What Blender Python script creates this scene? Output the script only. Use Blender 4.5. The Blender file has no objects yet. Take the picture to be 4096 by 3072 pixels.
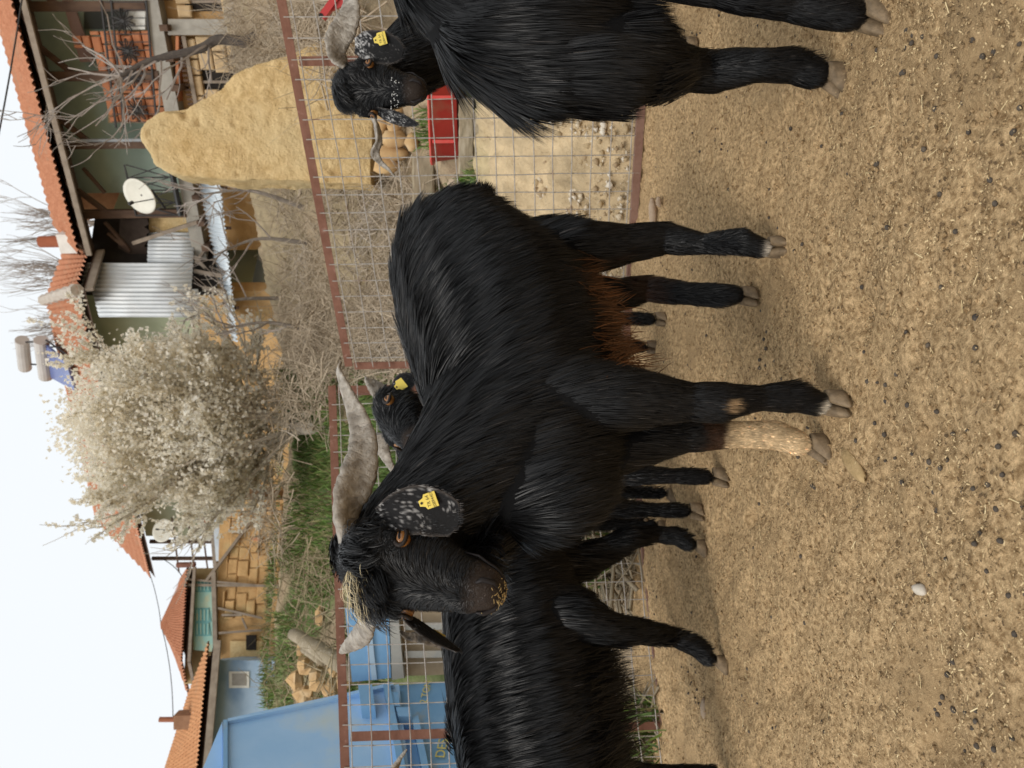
import bpy, bmesh, math, random
import numpy as np
from mathutils import Vector, Matrix, kdtree
random.seed(7); rng = np.random.default_rng(7)
SC = bpy.context.scene
COL = SC.collection
# ------------------------------------------------------------------ camera
# the photograph was taken with the phone held upright and stored lying on its side:
# the camera is therefore rolled by a quarter turn (world up points to picture left)
H = 0.66; FPX = 750.0; PITCH = math.atan(0.028); ROLL = 0.02
CAMP = Vector((0, 0, H))
_F = Vector((0, math.cos(PITCH), -math.sin(PITCH)))
_D0 = Vector((0, -math.sin(PITCH), -math.cos(PITCH))); _R0 = Vector((1, 0, 0))
_D = _D0*math.cos(ROLL) - _R0*math.sin(ROLL)
_R = _R0*math.cos(ROLL) + _D0*math.sin(ROLL)
cam = bpy.data.cameras.new('camera'); camo = bpy.data.objects.new('camera', cam); COL.objects.link(camo)
m = Matrix((( _D.x, _R.x, -_F.x, CAMP.x), (_D.y, _R.y, -_F.y, CAMP.y), (_D.z, _R.z, -_F.z, CAMP.z), (0,0,0,1)))
camo.matrix_world = m
cam.sensor_width = 36; cam.sensor_fit = 'HORIZONTAL'; cam.lens = FPX/1024*36
cam.clip_start = 0.02; cam.clip_end = 2000
cam.dof.use_dof = True; cam.dof.focus_distance = 1.38; cam.dof.aperture_fstop = 8.0
SC.camera = camo
# ------------------------------------------------------------------ sky, sun, exposure (bright overcast)
SUN_EL, SUN_AZ = math.radians(43), math.radians(208)       # azimuth measured clockwise from +Y
w = bpy.data.worlds.new('World'); SC.world = w; w.use_nodes = True
nt = w.node_tree; nt.nodes.clear()
wo = nt.nodes.new('ShaderNodeOutputWorld'); bg = nt.nodes.new('ShaderNodeBackground')
sky = nt.nodes.new('ShaderNodeTexSky'); sky.sky_type = 'NISHITA'; sky.sun_disc = False
sky.sun_elevation = SUN_EL; sky.sun_rotation = SUN_AZ; sky.dust_density = 4.0; sky.air_density = 1.0
mx = nt.nodes.new('ShaderNodeMix'); mx.data_type = 'RGBA'; mx.inputs[0].default_value = 0.93
mx.inputs[7].default_value = (7.95, 8.25, 8.45, 1)              # even white cloud cover
nt.links.new(sky.outputs[0], mx.inputs[6]); nt.links.new(mx.outputs[2], bg.inputs[0])
bg.inputs[1].default_value = 0.1
nt.links.new(bg.outputs[0], wo.inputs[0])
sun = bpy.data.lights.new('sun', 'SUN'); sun.energy = 1.5; sun.angle = math.radians(28); sun.color = (1, .95, .88)
suno = bpy.data.objects.new('sun', sun); COL.objects.link(suno)
_sd = Vector((math.sin(SUN_AZ)*math.cos(SUN_EL), math.cos(SUN_AZ)*math.cos(SUN_EL), math.sin(SUN_EL)))
suno.rotation_euler = (-_sd).to_track_quat('-Z', 'Y').to_euler(); suno.location = _sd*30
SC.view_settings.view_transform = 'Standard'; SC.view_settings.look = 'None'
SC.view_settings.exposure = 0.32; SC.view_settings.gamma = 1.0
SC.cycles.max_bounces = 12; SC.cycles.diffuse_bounces = 10; SC.cycles.transmission_bounces = 8; SC.cycles.glossy_bounces = 2; SC.cycles.transparent_max_bounces = 6
SC.cycles.use_adaptive_sampling = True

# ------------------------------------------------------------------ helpers
def ray(u, v):
    return (_F + _R*((u-384)/FPX) + _D*((v-512)/FPX))
def at(u, v, Y):                      # point seen in direction (u, v) at ground distance Y
    d = ray(u, v); return CAMP + d*(Y/d.y)
def gnd(u, v, z=0.0):
    d = ray(u, v); return CAMP + d*((z-H)/d.z)
class Plane:                          # a vertical wall plane through two ground points
    def __init__(s, a, b):
        s.a = Vector((a[0], a[1], 0)); s.b = Vector((b[0], b[1], 0))
        s.t = (s.b-s.a).normalized(); s.n = Vector((s.t.y, -s.t.x, 0))
        if s.n.y > 0: s.n = -s.n      # towards the viewer
    def hit(s, u, v, off=0.0):
        d = ray(u, v); p0 = s.a + s.n*off
        k = (p0-CAMP).dot(s.n)/d.dot(s.n); return CAMP + d*k
    def sz(s, u, v, off=0.0):
        p = s.hit(u, v, off); return (p-s.a).dot(s.t), p.z
    def pt(s, q, z, off=0.0):
        p = s.a + s.t*q + s.n*off; return Vector((p.x, p.y, z))

def link(me, name, mat=None, parent=None, smooth=False):
    o = bpy.data.objects.new(name, me); COL.objects.link(o)
    if mat and not me.materials: me.materials.append(mat)
    if parent is not None:
        o.parent = parent; o.matrix_parent_inverse = Matrix.Translation(-WLOC[parent.name])
        WLOC[o.name] = WLOC[parent.name] if False else Vector((0,0,0))
    else: WLOC[o.name] = Vector((0,0,0))
    if smooth: me.shade_smooth()
    return o
WLOC = {}
def tag(o, label=None, cat=None, group=None, kind=None):
    if label: o['label'] = label
    if cat: o['category'] = cat
    if group: o['group'] = group
    if kind: o['kind'] = kind
    return o
def thing(name, loc, label, cat, group=None):
    o = bpy.data.objects.new(name, None); COL.objects.link(o); o.location = loc
    o.empty_display_size = 0.1; WLOC[o.name] = Vector(loc)
    return tag(o, label, cat, group)

class MB:
    def __init__(s): s.v = []; s.f = []
    def add(s, vs, fs):
        k = len(s.v); s.v += [tuple(p) for p in vs]; s.f += [tuple(i+k for i in q) for q in fs]; return s
    def hexa(s, p):                   # 8 corners: 4 bottom, 4 top (same order)
        return s.add(p, [(0,3,2,1),(4,5,6,7),(0,1,5,4),(1,2,6,5),(2,3,7,6),(3,0,4,7)])
    def box(s, c, sx, sy, sz, ax=None, ay=None, az=None):
        c = Vector(c); ax = Vector(ax or (1,0,0)); ay = Vector(ay or (0,1,0)); az = Vector(az or (0,0,1))
        q = [c+ax*(i*sx/2)+ay*(j*sy/2)+az*(k*sz/2) for k in (-1,1) for i,j in ((-1,-1),(1,-1),(1,1),(-1,1))]
        return s.hexa(q)
    def bar(s, a, b, wd, th, up=(0,0,1)):   # a board from a to b
        a, b = Vector(a), Vector(b); t = (b-a).normalized(); up = Vector(up)
        sd = t.cross(up)
        if sd.length < 1e-4: sd = t.cross(Vector((1,0,0)))
        sd.normalize(); u2 = sd.cross(t).normalized()
        return s.box((a+b)/2, wd, (b-a).length, th, sd, t, u2)
    def tube(s, pts, rad, n=6, cap=True):
        pts = [Vector(p) for p in pts]; k0 = len(s.v); m = len(pts)
        if not hasattr(rad, '__len__'): rad = [rad]*m
        ref = Vector((0.31, 0.17, 0.93)); side = None
        for i in range(m):
            t = (pts[min(i+1, m-1)]-pts[max(i-1, 0)])
            if t.length < 1e-7: t = Vector((0,0,1))
            t.normalize()
            if side is None:
                side = t.cross(ref)
                if side.length < 0.05: side = t.cross(Vector((1,0,0)))
            else: side = side - t*side.dot(t)
            side.normalize(); up = t.cross(side)
            for j in range(n):
                a = 2*math.pi*j/n
                s.v.append(tuple(pts[i] + (side*math.cos(a)+up*math.sin(a))*rad[i]))
        for i in range(m-1):
            for j in range(n):
                s.f.append((k0+i*n+j, k0+i*n+(j+1)%n, k0+(i+1)*n+(j+1)%n, k0+(i+1)*n+j))
        if cap:
            s.f.append(tuple(k0+j for j in reversed(range(n)))); s.f.append(tuple(k0+(m-1)*n+j for j in range(n)))
        return s
    def etube(s, secs, lat, n=16, rounded=True):
        """secs: (pos, lateral radius, vertical radius); lat: lateral reference direction(s)"""
        secs = [(Vector(p), a, b) for p, a, b in secs]
        if rounded:
            t0 = (secs[0][0]-secs[1][0]).normalized(); t1 = (secs[-1][0]-secs[-2][0]).normalized()
            p, a, b = secs[0]; r = min(a, b); pre = [(p+t0*r*x, a*y, b*y) for x, y in ((.98,.18),(.82,.55),(.5,.86))]
            p, a, b = secs[-1]; r = min(a, b); post = [(p+t1*r*x, a*y, b*y) for x, y in ((.5,.86),(.82,.55),(.98,.18))]
            secs = pre+secs+post
        m = len(secs); k0 = len(s.v); lat = Vector(lat)
        for i, (p, a, b) in enumerate(secs):
            t = (secs[min(i+1, m-1)][0]-secs[max(i-1, 0)][0]).normalized()
            sd = lat - t*lat.dot(t); sd.normalize(); up = t.cross(sd)
            for j in range(n):
                q = 2*math.pi*j/n; s.v.append(tuple(p + sd*(a*math.cos(q)) + up*(b*math.sin(q))))
        for i in range(m-1):
            for j in range(n):
                s.f.append((k0+i*n+j, k0+i*n+(j+1)%n, k0+(i+1)*n+(j+1)%n, k0+(i+1)*n+j))
        s.f.append(tuple(k0+j for j in reversed(range(n)))); s.f.append(tuple(k0+(m-1)*n+j for j in range(n)))
        return s
    def ball(s, c, r, n=10, sc=(1,1,1)):
        c = Vector(c); k0 = len(s.v); mrows = max(4, n//2)
        for i in range(mrows+1):
            th = math.pi*i/mrows
            for j in range(n):
                ph = 2*math.pi*j/n
                s.v.append((c.x+r*sc[0]*math.sin(th)*math.cos(ph), c.y+r*sc[1]*math.sin(th)*math.sin(ph), c.z+r*sc[2]*math.cos(th)))
        for i in range(mrows):
            for j in range(n):
                s.f.append((k0+i*n+j, k0+(i+1)*n+j, k0+(i+1)*n+(j+1)%n, k0+i*n+(j+1)%n))
        return s
    def mesh(s, name='m'):
        me = bpy.data.meshes.new(name); me.from_pydata(s.v, [], s.f); me.validate(); me.update(); return me
    def obj(s, name, mat, parent=None, smooth=False):
        return link(s.mesh(name), name, mat, parent, smooth)

def fast_mesh(name, V, Q, T=None):
    """V (n,3), Q (m,k) equal-sized polygons, T optional second set of another size"""
    V = np.asarray(V, np.float32); Q = np.asarray(Q, np.int32); k = Q.shape[1]
    me = bpy.data.meshes.new(name)
    me.vertices.add(len(V)); me.vertices.foreach_set('co', V.ravel())
    idx = Q.ravel(); tot = np.full(len(Q), k, np.int32)
    if T is not None:
        T = np.asarray(T, np.int32); idx = np.concatenate([idx, T.ravel()]); tot = np.concatenate([tot, np.full(len(T), T.shape[1], np.int32)])
    st = np.concatenate([[0], np.cumsum(tot)[:-1]]).astype(np.int32)
    me.loops.add(len(idx)); me.loops.foreach_set('vertex_index', idx)
    me.polygons.add(len(tot)); me.polygons.foreach_set('loop_start', st)
    me.polygons.foreach_set('loop_total', tot)
    me.update(calc_edges=True); return me
def set_col(me, C):
    a = me.color_attributes.new('Col', 'FLOAT_COLOR', 'POINT')
    C = np.asarray(C, np.float32)
    if C.shape[1] == 3: C = np.hstack([C, np.ones((len(C), 1), np.float32)])
    a.data.foreach_set('color', C.ravel())

_lat = rng.random((64, 64, 64)).astype(np.float32)
def vnoise(P, scale):                 # 3-D value noise in [0,1]
    P = np.asarray(P, np.float32)*scale + 1000.0
    i = np.floor(P).astype(int); f = P-i; f = f*f*(3-2*f); i &= 63; j = (i+1) & 63
    x0, y0, z0 = i.T; x1, y1, z1 = j.T; fx, fy, fz = f.T
    def L(a, b, t): return a+(b-a)*t
    return L(L(L(_lat[x0,y0,z0], _lat[x1,y0,z0], fx), L(_lat[x0,y1,z0], _lat[x1,y1,z0], fx), fy),
             L(L(_lat[x0,y0,z1], _lat[x1,y0,z1], fx), L(_lat[x0,y1,z1], _lat[x1,y1,z1], fx), fy), fz)

# ------------------------------------------------------------------ materials
def nodes(name):
    mt = bpy.data.materials.new(name); mt.use_nodes = True; t = mt.node_tree
    return mt, t, t.nodes['Principled BSDF']
def mat(name, c1, c2=None, scale=8, rough=.8, bump=0.0, bscale=None, metal=0.0, c3=None, s3=2.0, detail=6, spec=.3, stretch=None, lim=(.35,.65), lim3=(.55,.7), bdist=.01):
    mt, t, b = nodes(name); N = t.nodes; Lk = t.links.new
    b.inputs['Roughness'].default_value = rough; b.inputs['Metallic'].default_value = metal
    b.inputs['Specular IOR Level'].default_value = spec
    tc = N.new('ShaderNodeTexCoord'); src = tc.outputs['Object']
    if stretch:
        mp = N.new('ShaderNodeMapping'); mp.inputs['Scale'].default_value = stretch; Lk(src, mp.inputs[0]); src = mp.outputs[0]
    if c2 is None: c2 = tuple(x*.8 for x in c1)
    nz = N.new('ShaderNodeTexNoise'); nz.inputs['Scale'].default_value = scale; nz.inputs['Detail'].default_value = detail
    nz.inputs['Roughness'].default_value = .65
    Lk(src, nz.inputs['Vector'])
    r = N.new('ShaderNodeValToRGB'); e = r.color_ramp.elements
    e[0].position, e[1].position = lim; e[0].color = (*c1, 1); e[1].color = (*c2, 1); Lk(nz.outputs[0], r.inputs[0]); out = r.outputs[0]
    if c3:
        n3 = N.new('ShaderNodeTexNoise'); n3.inputs['Scale'].default_value = s3; n3.inputs['Detail'].default_value = 5; Lk(src, n3.inputs['Vector'])
        r3 = N.new('ShaderNodeValToRGB'); e = r3.color_ramp.elements; e[0].position, e[1].position = lim3
        Lk(n3.outputs[0], r3.inputs[0]); mxx = N.new('ShaderNodeMix'); mxx.data_type = 'RGBA'
        Lk(r3.outputs[0], mxx.inputs[0]); Lk(out, mxx.inputs[6]); mxx.inputs[7].default_value = (*c3, 1); out = mxx.outputs[2]
    Lk(out, b.inputs['Base Color'])
    if bump:
        nb = N.new('ShaderNodeTexNoise'); nb.inputs['Scale'].default_value = bscale or scale*3; nb.inputs['Detail'].default_value = 8
        nb.inputs['Roughness'].default_value = .7; Lk(src, nb.inputs['Vector'])
        bp = N.new('ShaderNodeBump'); bp.inputs['Strength'].default_value = bump; bp.inputs['Distance'].default_value = bdist
        Lk(nb.outputs[0], bp.inputs['Height']); Lk(bp.outputs[0], b.inputs['Normal'])
    return mt
def attr_mat(name, rough=.5, spec=.4, bump=0, bscale=60, bdist=.004):
    mt, t, b = nodes(name); a = t.nodes.new('ShaderNodeVertexColor'); a.layer_name = 'Col'
    t.links.new(a.outputs[0], b.inputs['Base Color']); b.inputs['Roughness'].default_value = rough
    b.inputs['Specular IOR Level'].default_value = spec
    if bump:
        nb = t.nodes.new('ShaderNodeTexNoise'); nb.inputs['Scale'].default_value = bscale; nb.inputs['Detail'].default_value = 6
        tc = t.nodes.new('ShaderNodeTexCoord'); t.links.new(tc.outputs['Object'], nb.inputs['Vector'])
        bp = t.nodes.new('ShaderNodeBump'); bp.inputs['Strength'].default_value = bump; bp.inputs['Distance'].default_value = bdist
        t.links.new(nb.outputs[0], bp.inputs['Height']); t.links.new(bp.outputs[0], b.inputs['Normal'])
    return mt
# ------------------------------------------------------------------ ground
M_DIRT = mat('dirt', (.77,.54,.295), (.29,.182,.085), scale=95, rough=.95, lim=(.36,.64), bump=1.0, bscale=210, c3=(.42,.285,.150), s3=3.2, lim3=(.52,.72), spec=.15, bdist=.008, detail=12)
M_SAND = mat('sandy_bank', (.56,.42,.245), (.43,.31,.17), scale=16, rough=.95, bump=.6, bscale=60, c3=(.66,.53,.35), s3=5, spec=.1)
def hill(x, y):
    x = np.asarray(x, float); y = np.asarray(y, float)
    fy = np.where(x > .05, 3.62-(x-.05)*.5, 3.62+(x-.05)*.35)      # fence line
    d = np.maximum(y-fy-.02, 0)
    right = np.interp(d, [0,.10,.95,1.75,2.15,2.8,8.5,12,40], [0,.10,.58,.63,.95,1.22,4.0,4.3,5.5])
    left = np.interp(d, [0,.2,2.4,3.2,8,10,12,40], [0,.02,.35,1.0,3.65,4.2,4.3,5.0])
    w = np.clip((x+1.1)/1.1, 0, 1); w = w*w*(3-2*w)
    return left*(1-w)+right*w
def _grid(x0, x1, y0, y1, st):
    xs = np.arange(x0, x1+st*.5, st); ys = np.arange(y0, y1+st*.5, st)
    X, Y = np.meshgrid(xs, ys); n, k = X.shape
    a = (np.arange(n-1)[:,None]*k + np.arange(k-1)[None,:]).ravel()
    return X.ravel(), Y.ravel(), np.stack([a, a+1, a+k+1, a+k], 1)
# the trampled yard
X, Y, Q = _grid(-2.3, 2.3, .25, 3.75, .0115)
P = np.stack([X, Y, np.zeros_like(X)], 1)
HOOFPR = [((r_ := rng.random(4))[0]*4.2-2.1, .55+2.9*r_[1]**1.4, r_[2]*6.28, .006+.008*r_[3]) for _ in range(230)]
def yard_z(P):
    z = (vnoise(P, 2.1)-.5)*.03 + (vnoise(P, 6)-.5)*.018 + (vnoise(P, 17)-.5)*.013
    c = vnoise(P, 42); z += (c-.5)*.012
    for hx, hy, ha, hs in HOOFPR:                    # hoof prints
        m = (np.abs(P[:,0]-hx) < .05) & (np.abs(P[:,1]-hy) < .05)
        if m.any():
            q = P[m]; c, s_ = math.cos(ha), math.sin(ha); a = (q[:,0]-hx)*c+(q[:,1]-hy)*s_; b = -(q[:,0]-hx)*s_+(q[:,1]-hy)*c
            z[m] -= hs*(np.exp(-((a/.022)**2+((b-.011)/.008)**2))+np.exp(-((a/.022)**2+((b+.011)/.008)**2)))-hs*.35*np.exp(-(np.hypot(a, b)/.034-1)**2*14)
    d = vnoise(P+7, 9); z -= np.clip(d-.68, 0, 1)*.07
    return z
Z = yard_z(P); Z += (rng.random(len(Z))-.5)*.006
YARD = link(fast_mesh('yard_ground', np.stack([X, Y, Z], 1), Q), 'yard_ground', M_DIRT)
YARD.data.shade_smooth(); tag(YARD, 'trampled brown earth floor of the goat pen', 'ground', kind='structure')
def ground_z(x, y): return float(yard_z(np.array([[x, y, 0.0]]))[0])
# the hillside behind the fence (finer close to the pen)
def _axis(parts): return np.concatenate([np.arange(a, b, s) for a, b, s in parts])
xs = _axis([(-11,-2.4,.10),(-2.4,3.2,.028),(3.2,13,.10)]); ys = _axis([(3.0,6.0,.028),(6.0,9,.06),(9,24,.12)])
X, Y = np.meshgrid(xs, ys); n_, k_ = X.shape; a_ = (np.arange(n_-1)[:,None]*k_+np.arange(k_-1)[None,:]).ravel(); Q = np.stack([a_, a_+1, a_+k_+1, a_+k_], 1); X, Y = X.ravel(), Y.ravel()
P = np.stack([X, Y, np.zeros_like(X)], 1)
hz = hill(X, Y); k = np.clip(hz/.25, 0, 1)
Z = hz + k*((vnoise(P, .9)-.5)*.25 + (vnoise(P, 4)-.5)*.09 + (vnoise(P, 11)-.5)*.06 + (vnoise(P, 26)-.5)*.04) - .05*(1-k)
HILL = link(fast_mesh('hillside', np.stack([X, Y, Z], 1), Q), 'hillside', None); HILL.data.shade_smooth()
g = np.clip((vnoise(P, 1.3)-.38)*5, 0, 1)                       # grass patches
left = np.clip((-X+.6)/1.2, 0, 1); far = np.clip((Y-5.0)/1.2, 0, 1)
grass = g*far*np.clip(left+.15, 0, 1)
strip = np.clip(1-np.abs(hz-.75)/.20, 0, 1)*(X > .2)*(Y < 6)
grass = np.maximum(grass, strip*np.clip((vnoise(P, 5)-.3)*4, 0, 1))
sand = np.clip(1-(hz-.62)/.12, 0, 1)*(X > -.4)
cs = np.array([.55,.42,.255]); cso = np.array([.34,.26,.17]); cg = np.array([.10,.145,.045])
C = cso[None,:]*(1-sand[:,None]) + cs[None,:]*sand[:,None]
C = C*(1-grass[:,None]) + cg[None,:]*grass[:,None]
C *= (.62+.32*vnoise(P, 7)+.45*vnoise(P, 24))[:,None]
set_col(HILL.data, C); HILL.data.materials.append(attr_mat('hillside_soil', rough=.95, spec=.1, bump=1.0, bscale=34, bdist=.03))
tag(HILL, 'rising sandy and grassy bank behind the wire fence', 'hillside', kind='structure')
# wide ground sheet to the horizon
X, Y, Q = _grid(-600, 600, -600, 600, 60)
o = link(fast_mesh('ground', np.stack([X, Y, np.full_like(X, -.12)], 1), Q), 'ground', M_DIRT)
tag(o, 'bare earth reaching away from the pen', 'ground', kind='structure')
# ------------------------------------------------------------------ litter on the yard floor
def scatter_strips(name, n, area, lmin, lmax, wd, mt, zf, seed, label, cat, tilt=.25):
    r = np.random.default_rng(seed)
    yy = area[2]+(area[3]-area[2])*r.random(n)**1.5; xx = (r.random(n)-.5)*2*np.minimum(area[1], yy*.62+.25)
    L = lmin+(lmax-lmin)*r.random(n)**3; a = r.random(n)*2*np.pi; e = (r.random(n)-.5)*2*tilt
    P = np.stack([xx, yy, np.zeros(n)], 1); kp = vnoise(P, 3.1)*.6+vnoise(P+3, 8)*.4+r.random(n)*.35 > .55; P = P[kp]; L, a, e, xx, yy = L[kp], a[kp], e[kp], xx[kp], yy[kp]; n = len(P); P[:,2] = zf(P)+.003+r.random(n)*.003
    d = np.stack([np.cos(a)*np.cos(e), np.sin(a)*np.cos(e), np.sin(e)*.6], 1)*L[:,None]/2
    s = np.stack([-np.sin(a), np.cos(a), np.zeros(n)], 1)*(wd*(.5+r.random(n)))[:,None]/2
    up = np.array([0,0,1.])*wd*.4
    V = np.stack([P-d-s, P-d+s, P+d+s, P+d-s, P-d*.9+up, P+d*.9+up], 1).reshape(-1, 3)
    b = np.arange(n)[:,None]*6
    Q = np.concatenate([b+[0,3,5,4], b+[1,4,5,2]], 0).reshape(-1, 4)
    o = link(fast_mesh(name, V, Q), name, mt); tag(o, label, cat, kind='stuff'); return o
M_STRAW = mat('straw', (.80,.65,.38), (.58,.44,.22), scale=30, rough=.6)
M_CHAFF = mat('chaff', (.74,.57,.32), (.44,.31,.16), scale=25, rough=.8)
M_CHAFD = mat('dark_chaff', (.16,.10,.047), (.09,.058,.03), scale=25, rough=.9)
scatter_strips('straw_bits', 1300, (-2,2.2,.55,3.5), .004, .028, .0014, M_STRAW, yard_z, 3, 'pale straw bits scattered over the yard floor', 'straw')
scatter_strips('chaff', 36000, (-2,2.2,.5,3.5), .0015, .007, .0017, M_CHAFF, yard_z, 4, 'fine chopped chaff covering the yard floor', 'chaff', tilt=.7)
scatter_strips('soil_crumbs', 16000, (-2,2.2,.5,3.5), .002, .008, .0036, M_CHAFD, yard_z, 5, 'dark crumbs of soil on the yard floor', 'soil crumbs', tilt=.5)
def rock(mb, c, r, sc=(1,1,1), seed=0, n=12, amp=.22, rz=0):
    rr = random.Random(seed); k0 = len(mb.v); mb.ball((0,0,0), 1, n)
    V = np.array(mb.v[k0:]); nz = vnoise(V+seed*3.7, 1.6)-.5; nz2 = vnoise(V+seed*1.3, 4)-.5
    V = V*(1+amp*2*nz+amp*.6*nz2)[:,None]*np.array(sc)*r
    c_, s_ = math.cos(rz), math.sin(rz)
    V = np.stack([V[:,0]*c_-V[:,1]*s_, V[:,0]*s_+V[:,1]*c_, V[:,2]], 1)+np.array(c)
    mb.v[k0:] = [tuple(p) for p in V]; return mb
def clods(n, seed):                       # crumbs of trodden earth, half sunk
    r = np.random.default_rng(seed); yy = .5+3.0*r.random(n)**1.6; xx = (r.random(n)-.5)*2*(yy*.62+.25); P = np.stack([xx, yy, np.zeros(n)], 1); P[:,2] = yard_z(P)
    s = (.0018+.0048*r.random(n)**2.5)[:,None]; dirs = np.array([[1,0,0],[0,1,0],[-1,0,0],[0,-1,0],[0,0,.8],[0,0,-.6]], float)
    J = dirs[None]*(.6+.8*r.random((n,6,1)))+r.normal(0,.12,(n,6,3)); V = (P[:,None,:]+J*s[:,:,None]).reshape(-1,3)
    F = np.array([[0,1,4],[1,2,4],[2,3,4],[3,0,4],[1,0,5],[2,1,5],[3,2,5],[0,3,5]]); Q = (np.arange(n)[:,None,None]*6+F[None]).reshape(-1,3)
    o = link(fast_mesh('earth_crumbs', V, Q), 'earth_crumbs', M_DIRT); tag(o, 'loose crumbs of brown earth all over the yard floor', 'earth crumbs', kind='stuff')
clods(22000, 8)
M_PEL = mat('dung', (.040,.034,.030), (.12,.095,.07), scale=80, rough=.7, bump=.4, bscale=200)
r = np.random.default_rng(12); PB = [MB() for _ in range(4)]
for i, pb in enumerate(PB): rock(pb, (0,0,0), 1, (1.0,.82,.8), seed=i+2, n=10, amp=.1)
pel_me = [pb.mesh('dung_pellet') for pb in PB]
for me in pel_me: me.materials.append(M_PEL); me.shade_smooth()
cl = r.random((26, 2)); V_, n = [], 0
far = MB()
for i in range(330):
    if r.random() < .62:
        c = cl[r.integers(0, 26)]; y = .62+c[1]**1.3*2.6; x = (c[0]-.5)*2*(y*.58); x += r.normal()*.06; y += r.normal()*.05
    else:
        y = .6+r.random()**1.4*2.8; x = (r.random()-.5)*2*(y*.58)
    s = .0032+r.random()*.0022; z = ground_z(x, y)+s*.3
    if i < 170 and y < 1.6:
        o = bpy.data.objects.new('dung_pellet', pel_me[i % 4]); COL.objects.link(o)
        o.location = (x, y, z); o.scale = (s,)*3; o.rotation_euler = (r.random()*.5, r.random()*.5, r.random()*6.28)
        tag(o, 'small dark round dropping lying on the yard floor', 'dropping', 'droppings on the yard floor')
    else:
        k0 = len(far.v); far.ball((x, y, z), s, 8, (1,.85,.8))
o = far.obj('droppings', M_PEL, smooth=True); tag(o, 'dark droppings strewn over the far yard floor', 'droppings', kind='stuff')
M_PEB = mat('pebble', (.62,.56,.48), (.48,.42,.34), scale=30, rough=.8, bump=.3)
p = gnd(179, 923); o = rock(MB(), p+Vector((0,0,.006)), .013, (.75,1.15,.7), 4).obj('pebble', M_PEB, smooth=True)
tag(o, 'whitish pebble lying alone on the bare earth at the front', 'pebble')
p = gnd(303, 852); o = rock(MB(), p+Vector((0,0,-.002)), .042, (.45,1.3,.16), 9, rz=-.5).obj('flat_stone', mat('flat_stone', (.50,.35,.18), (.38,.26,.12), scale=30, rough=.95, bump=.5), smooth=True)
tag(o, 'flat tan stone sunk in the earth beside the tan foot', 'stone')
for u, v, rr, sc, sd, lab in ((556,655,.026,(2.1,.8,.6),3,'long pinkish stone by the bottom fence rail'),(566,660,.017,(1.3,.8,.7),6,'small pale stone next to the long one by the fence'),
        (383,690,.015,(.9,1,.7),8,'small pinkish pebble between the main goat\'s legs'),(60,706,.022,(1.5,.8,.5),11,'low stone on the earth near the fence with the blue container behind')):
    p = gnd(u, v); o = rock(MB(), p+Vector((0,0,rr*.3)), rr, sc, sd).obj('stone', mat('stone%d' % sd, (.50,.38,.28), (.38,.28,.19), scale=30, rough=.9, bump=.4), smooth=True)
    tag(o, lab, 'stone')
# ------------------------------------------------------------------ fence panels
M_RUST = mat('rusty_iron', (.16,.070,.045), (.23,.11,.075), scale=14, rough=.75, bump=.3, bscale=90, c3=(.30,.17,.13), s3=30, lim3=(.62,.72), metal=.1)
M_RUSTL = mat('faded_rusty_iron', (.21,.115,.085), (.28,.17,.13), scale=14, rough=.75, bump=.3, bscale=90, metal=.1)
M_WIRE = mat('galvanised_wire', (.46,.44,.41), (.33,.29,.25), scale=40, rough=.55, metal=.35, c3=(.24,.13,.08), s3=14, lim3=(.62,.75))
def fence_panel(a, b, zb, zt, posts, label, pitch=.076, rail=.036, rounded=False, seed=1):
    a, b = Vector(a), Vector(b); t = (b-a).normalized(); n = Vector((t.y, -t.x, 0))
    if n.y > 0: n = -n
    Lg = (b-a).length
    e = thing('fence_panel', a+t*Lg/2, label, 'fence', 'wire fence panels around the pen')
    def pt(s, f, off=0):
        q = s/Lg; p = a+t*s+n*off; z0 = zb[0]+(zb[1]-zb[0])*q; z1 = zt[0]+(zt[1]-zt[0])*q
        return Vector((p.x, p.y, z0+(z1-z0)*f))
    # angle-iron top rail: a flat flange and an upright one
    mb = MB()
    mb.bar(pt(0,1)-n*.014, pt(Lg,1)-n*.014, .034, .005); mb.bar(pt(0,1)+n*.004+Vector((0,0,-rail/2+.0035)), pt(Lg,1)+n*.004+Vector((0,0,-rail/2+.0035)), .005, rail)
    mb.obj('top_rail', M_RUST, e)
    mb = MB(); mb.bar(pt(0,0,.0)+Vector((0,0,.018)), pt(Lg,0,.0)+Vector((0,0,.018)), .03, .032); mb.obj('bottom_rail', M_RUSTL, e)
    for s in posts:
        mb = MB(); top = pt(s,1); bot = pt(s,0); mb.bar(bot+Vector((0,0,.036)), top+Vector((0,0,-.04)), .036, .005, up=n)
        mb.bar(bot+Vector((0,0,.036))-t*.0155-n*.0185, top+Vector((0,0,-.04))-t*.0155-n*.0185, .005, .03, up=n)
        mb.obj('post', M_RUST, e)
    r = random.Random(seed); nv = int(Lg/pitch); nh = int((pt(0,1).z-pt(0,0).z)/pitch)
    for i in range(nv):
        s = pitch*(i+.6); pts = []
        for k in range(9):
            f = k/8; pts.append(pt(s+r.uniform(-.002,.002), f*.985+.006, .012+r.uniform(-.0015,.0015)))
        MB().tube(pts, .0023, 5).obj('wire', M_WIRE, e)
    for k in range(1, nh+1):
        f = (k-.35)/(nh+.3); pts = []; q = max(4, int(Lg/.15))
        for i in range(q+1):
            pts.append(pt(Lg*i/q, f, .0185+r.uniform(-.0015,.0015))+Vector((0,0,r.uniform(-.0045,.0045))))
        MB().tube(pts, .0025, 5).obj('wire', M_WIRE, e)
    return e
_A = at(402, 346, 3.58); _B = at(775, 276.5, 2.90)
FR = fence_panel((_A.x,_A.y,0), (_B.x,_B.y,0), (.0,.0), (_A.z,_B.z), (_B.x*0+.0, 1.33), 'rust-framed wire fence panel in front of the adobe wall and sandy bank', seed=2)
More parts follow.
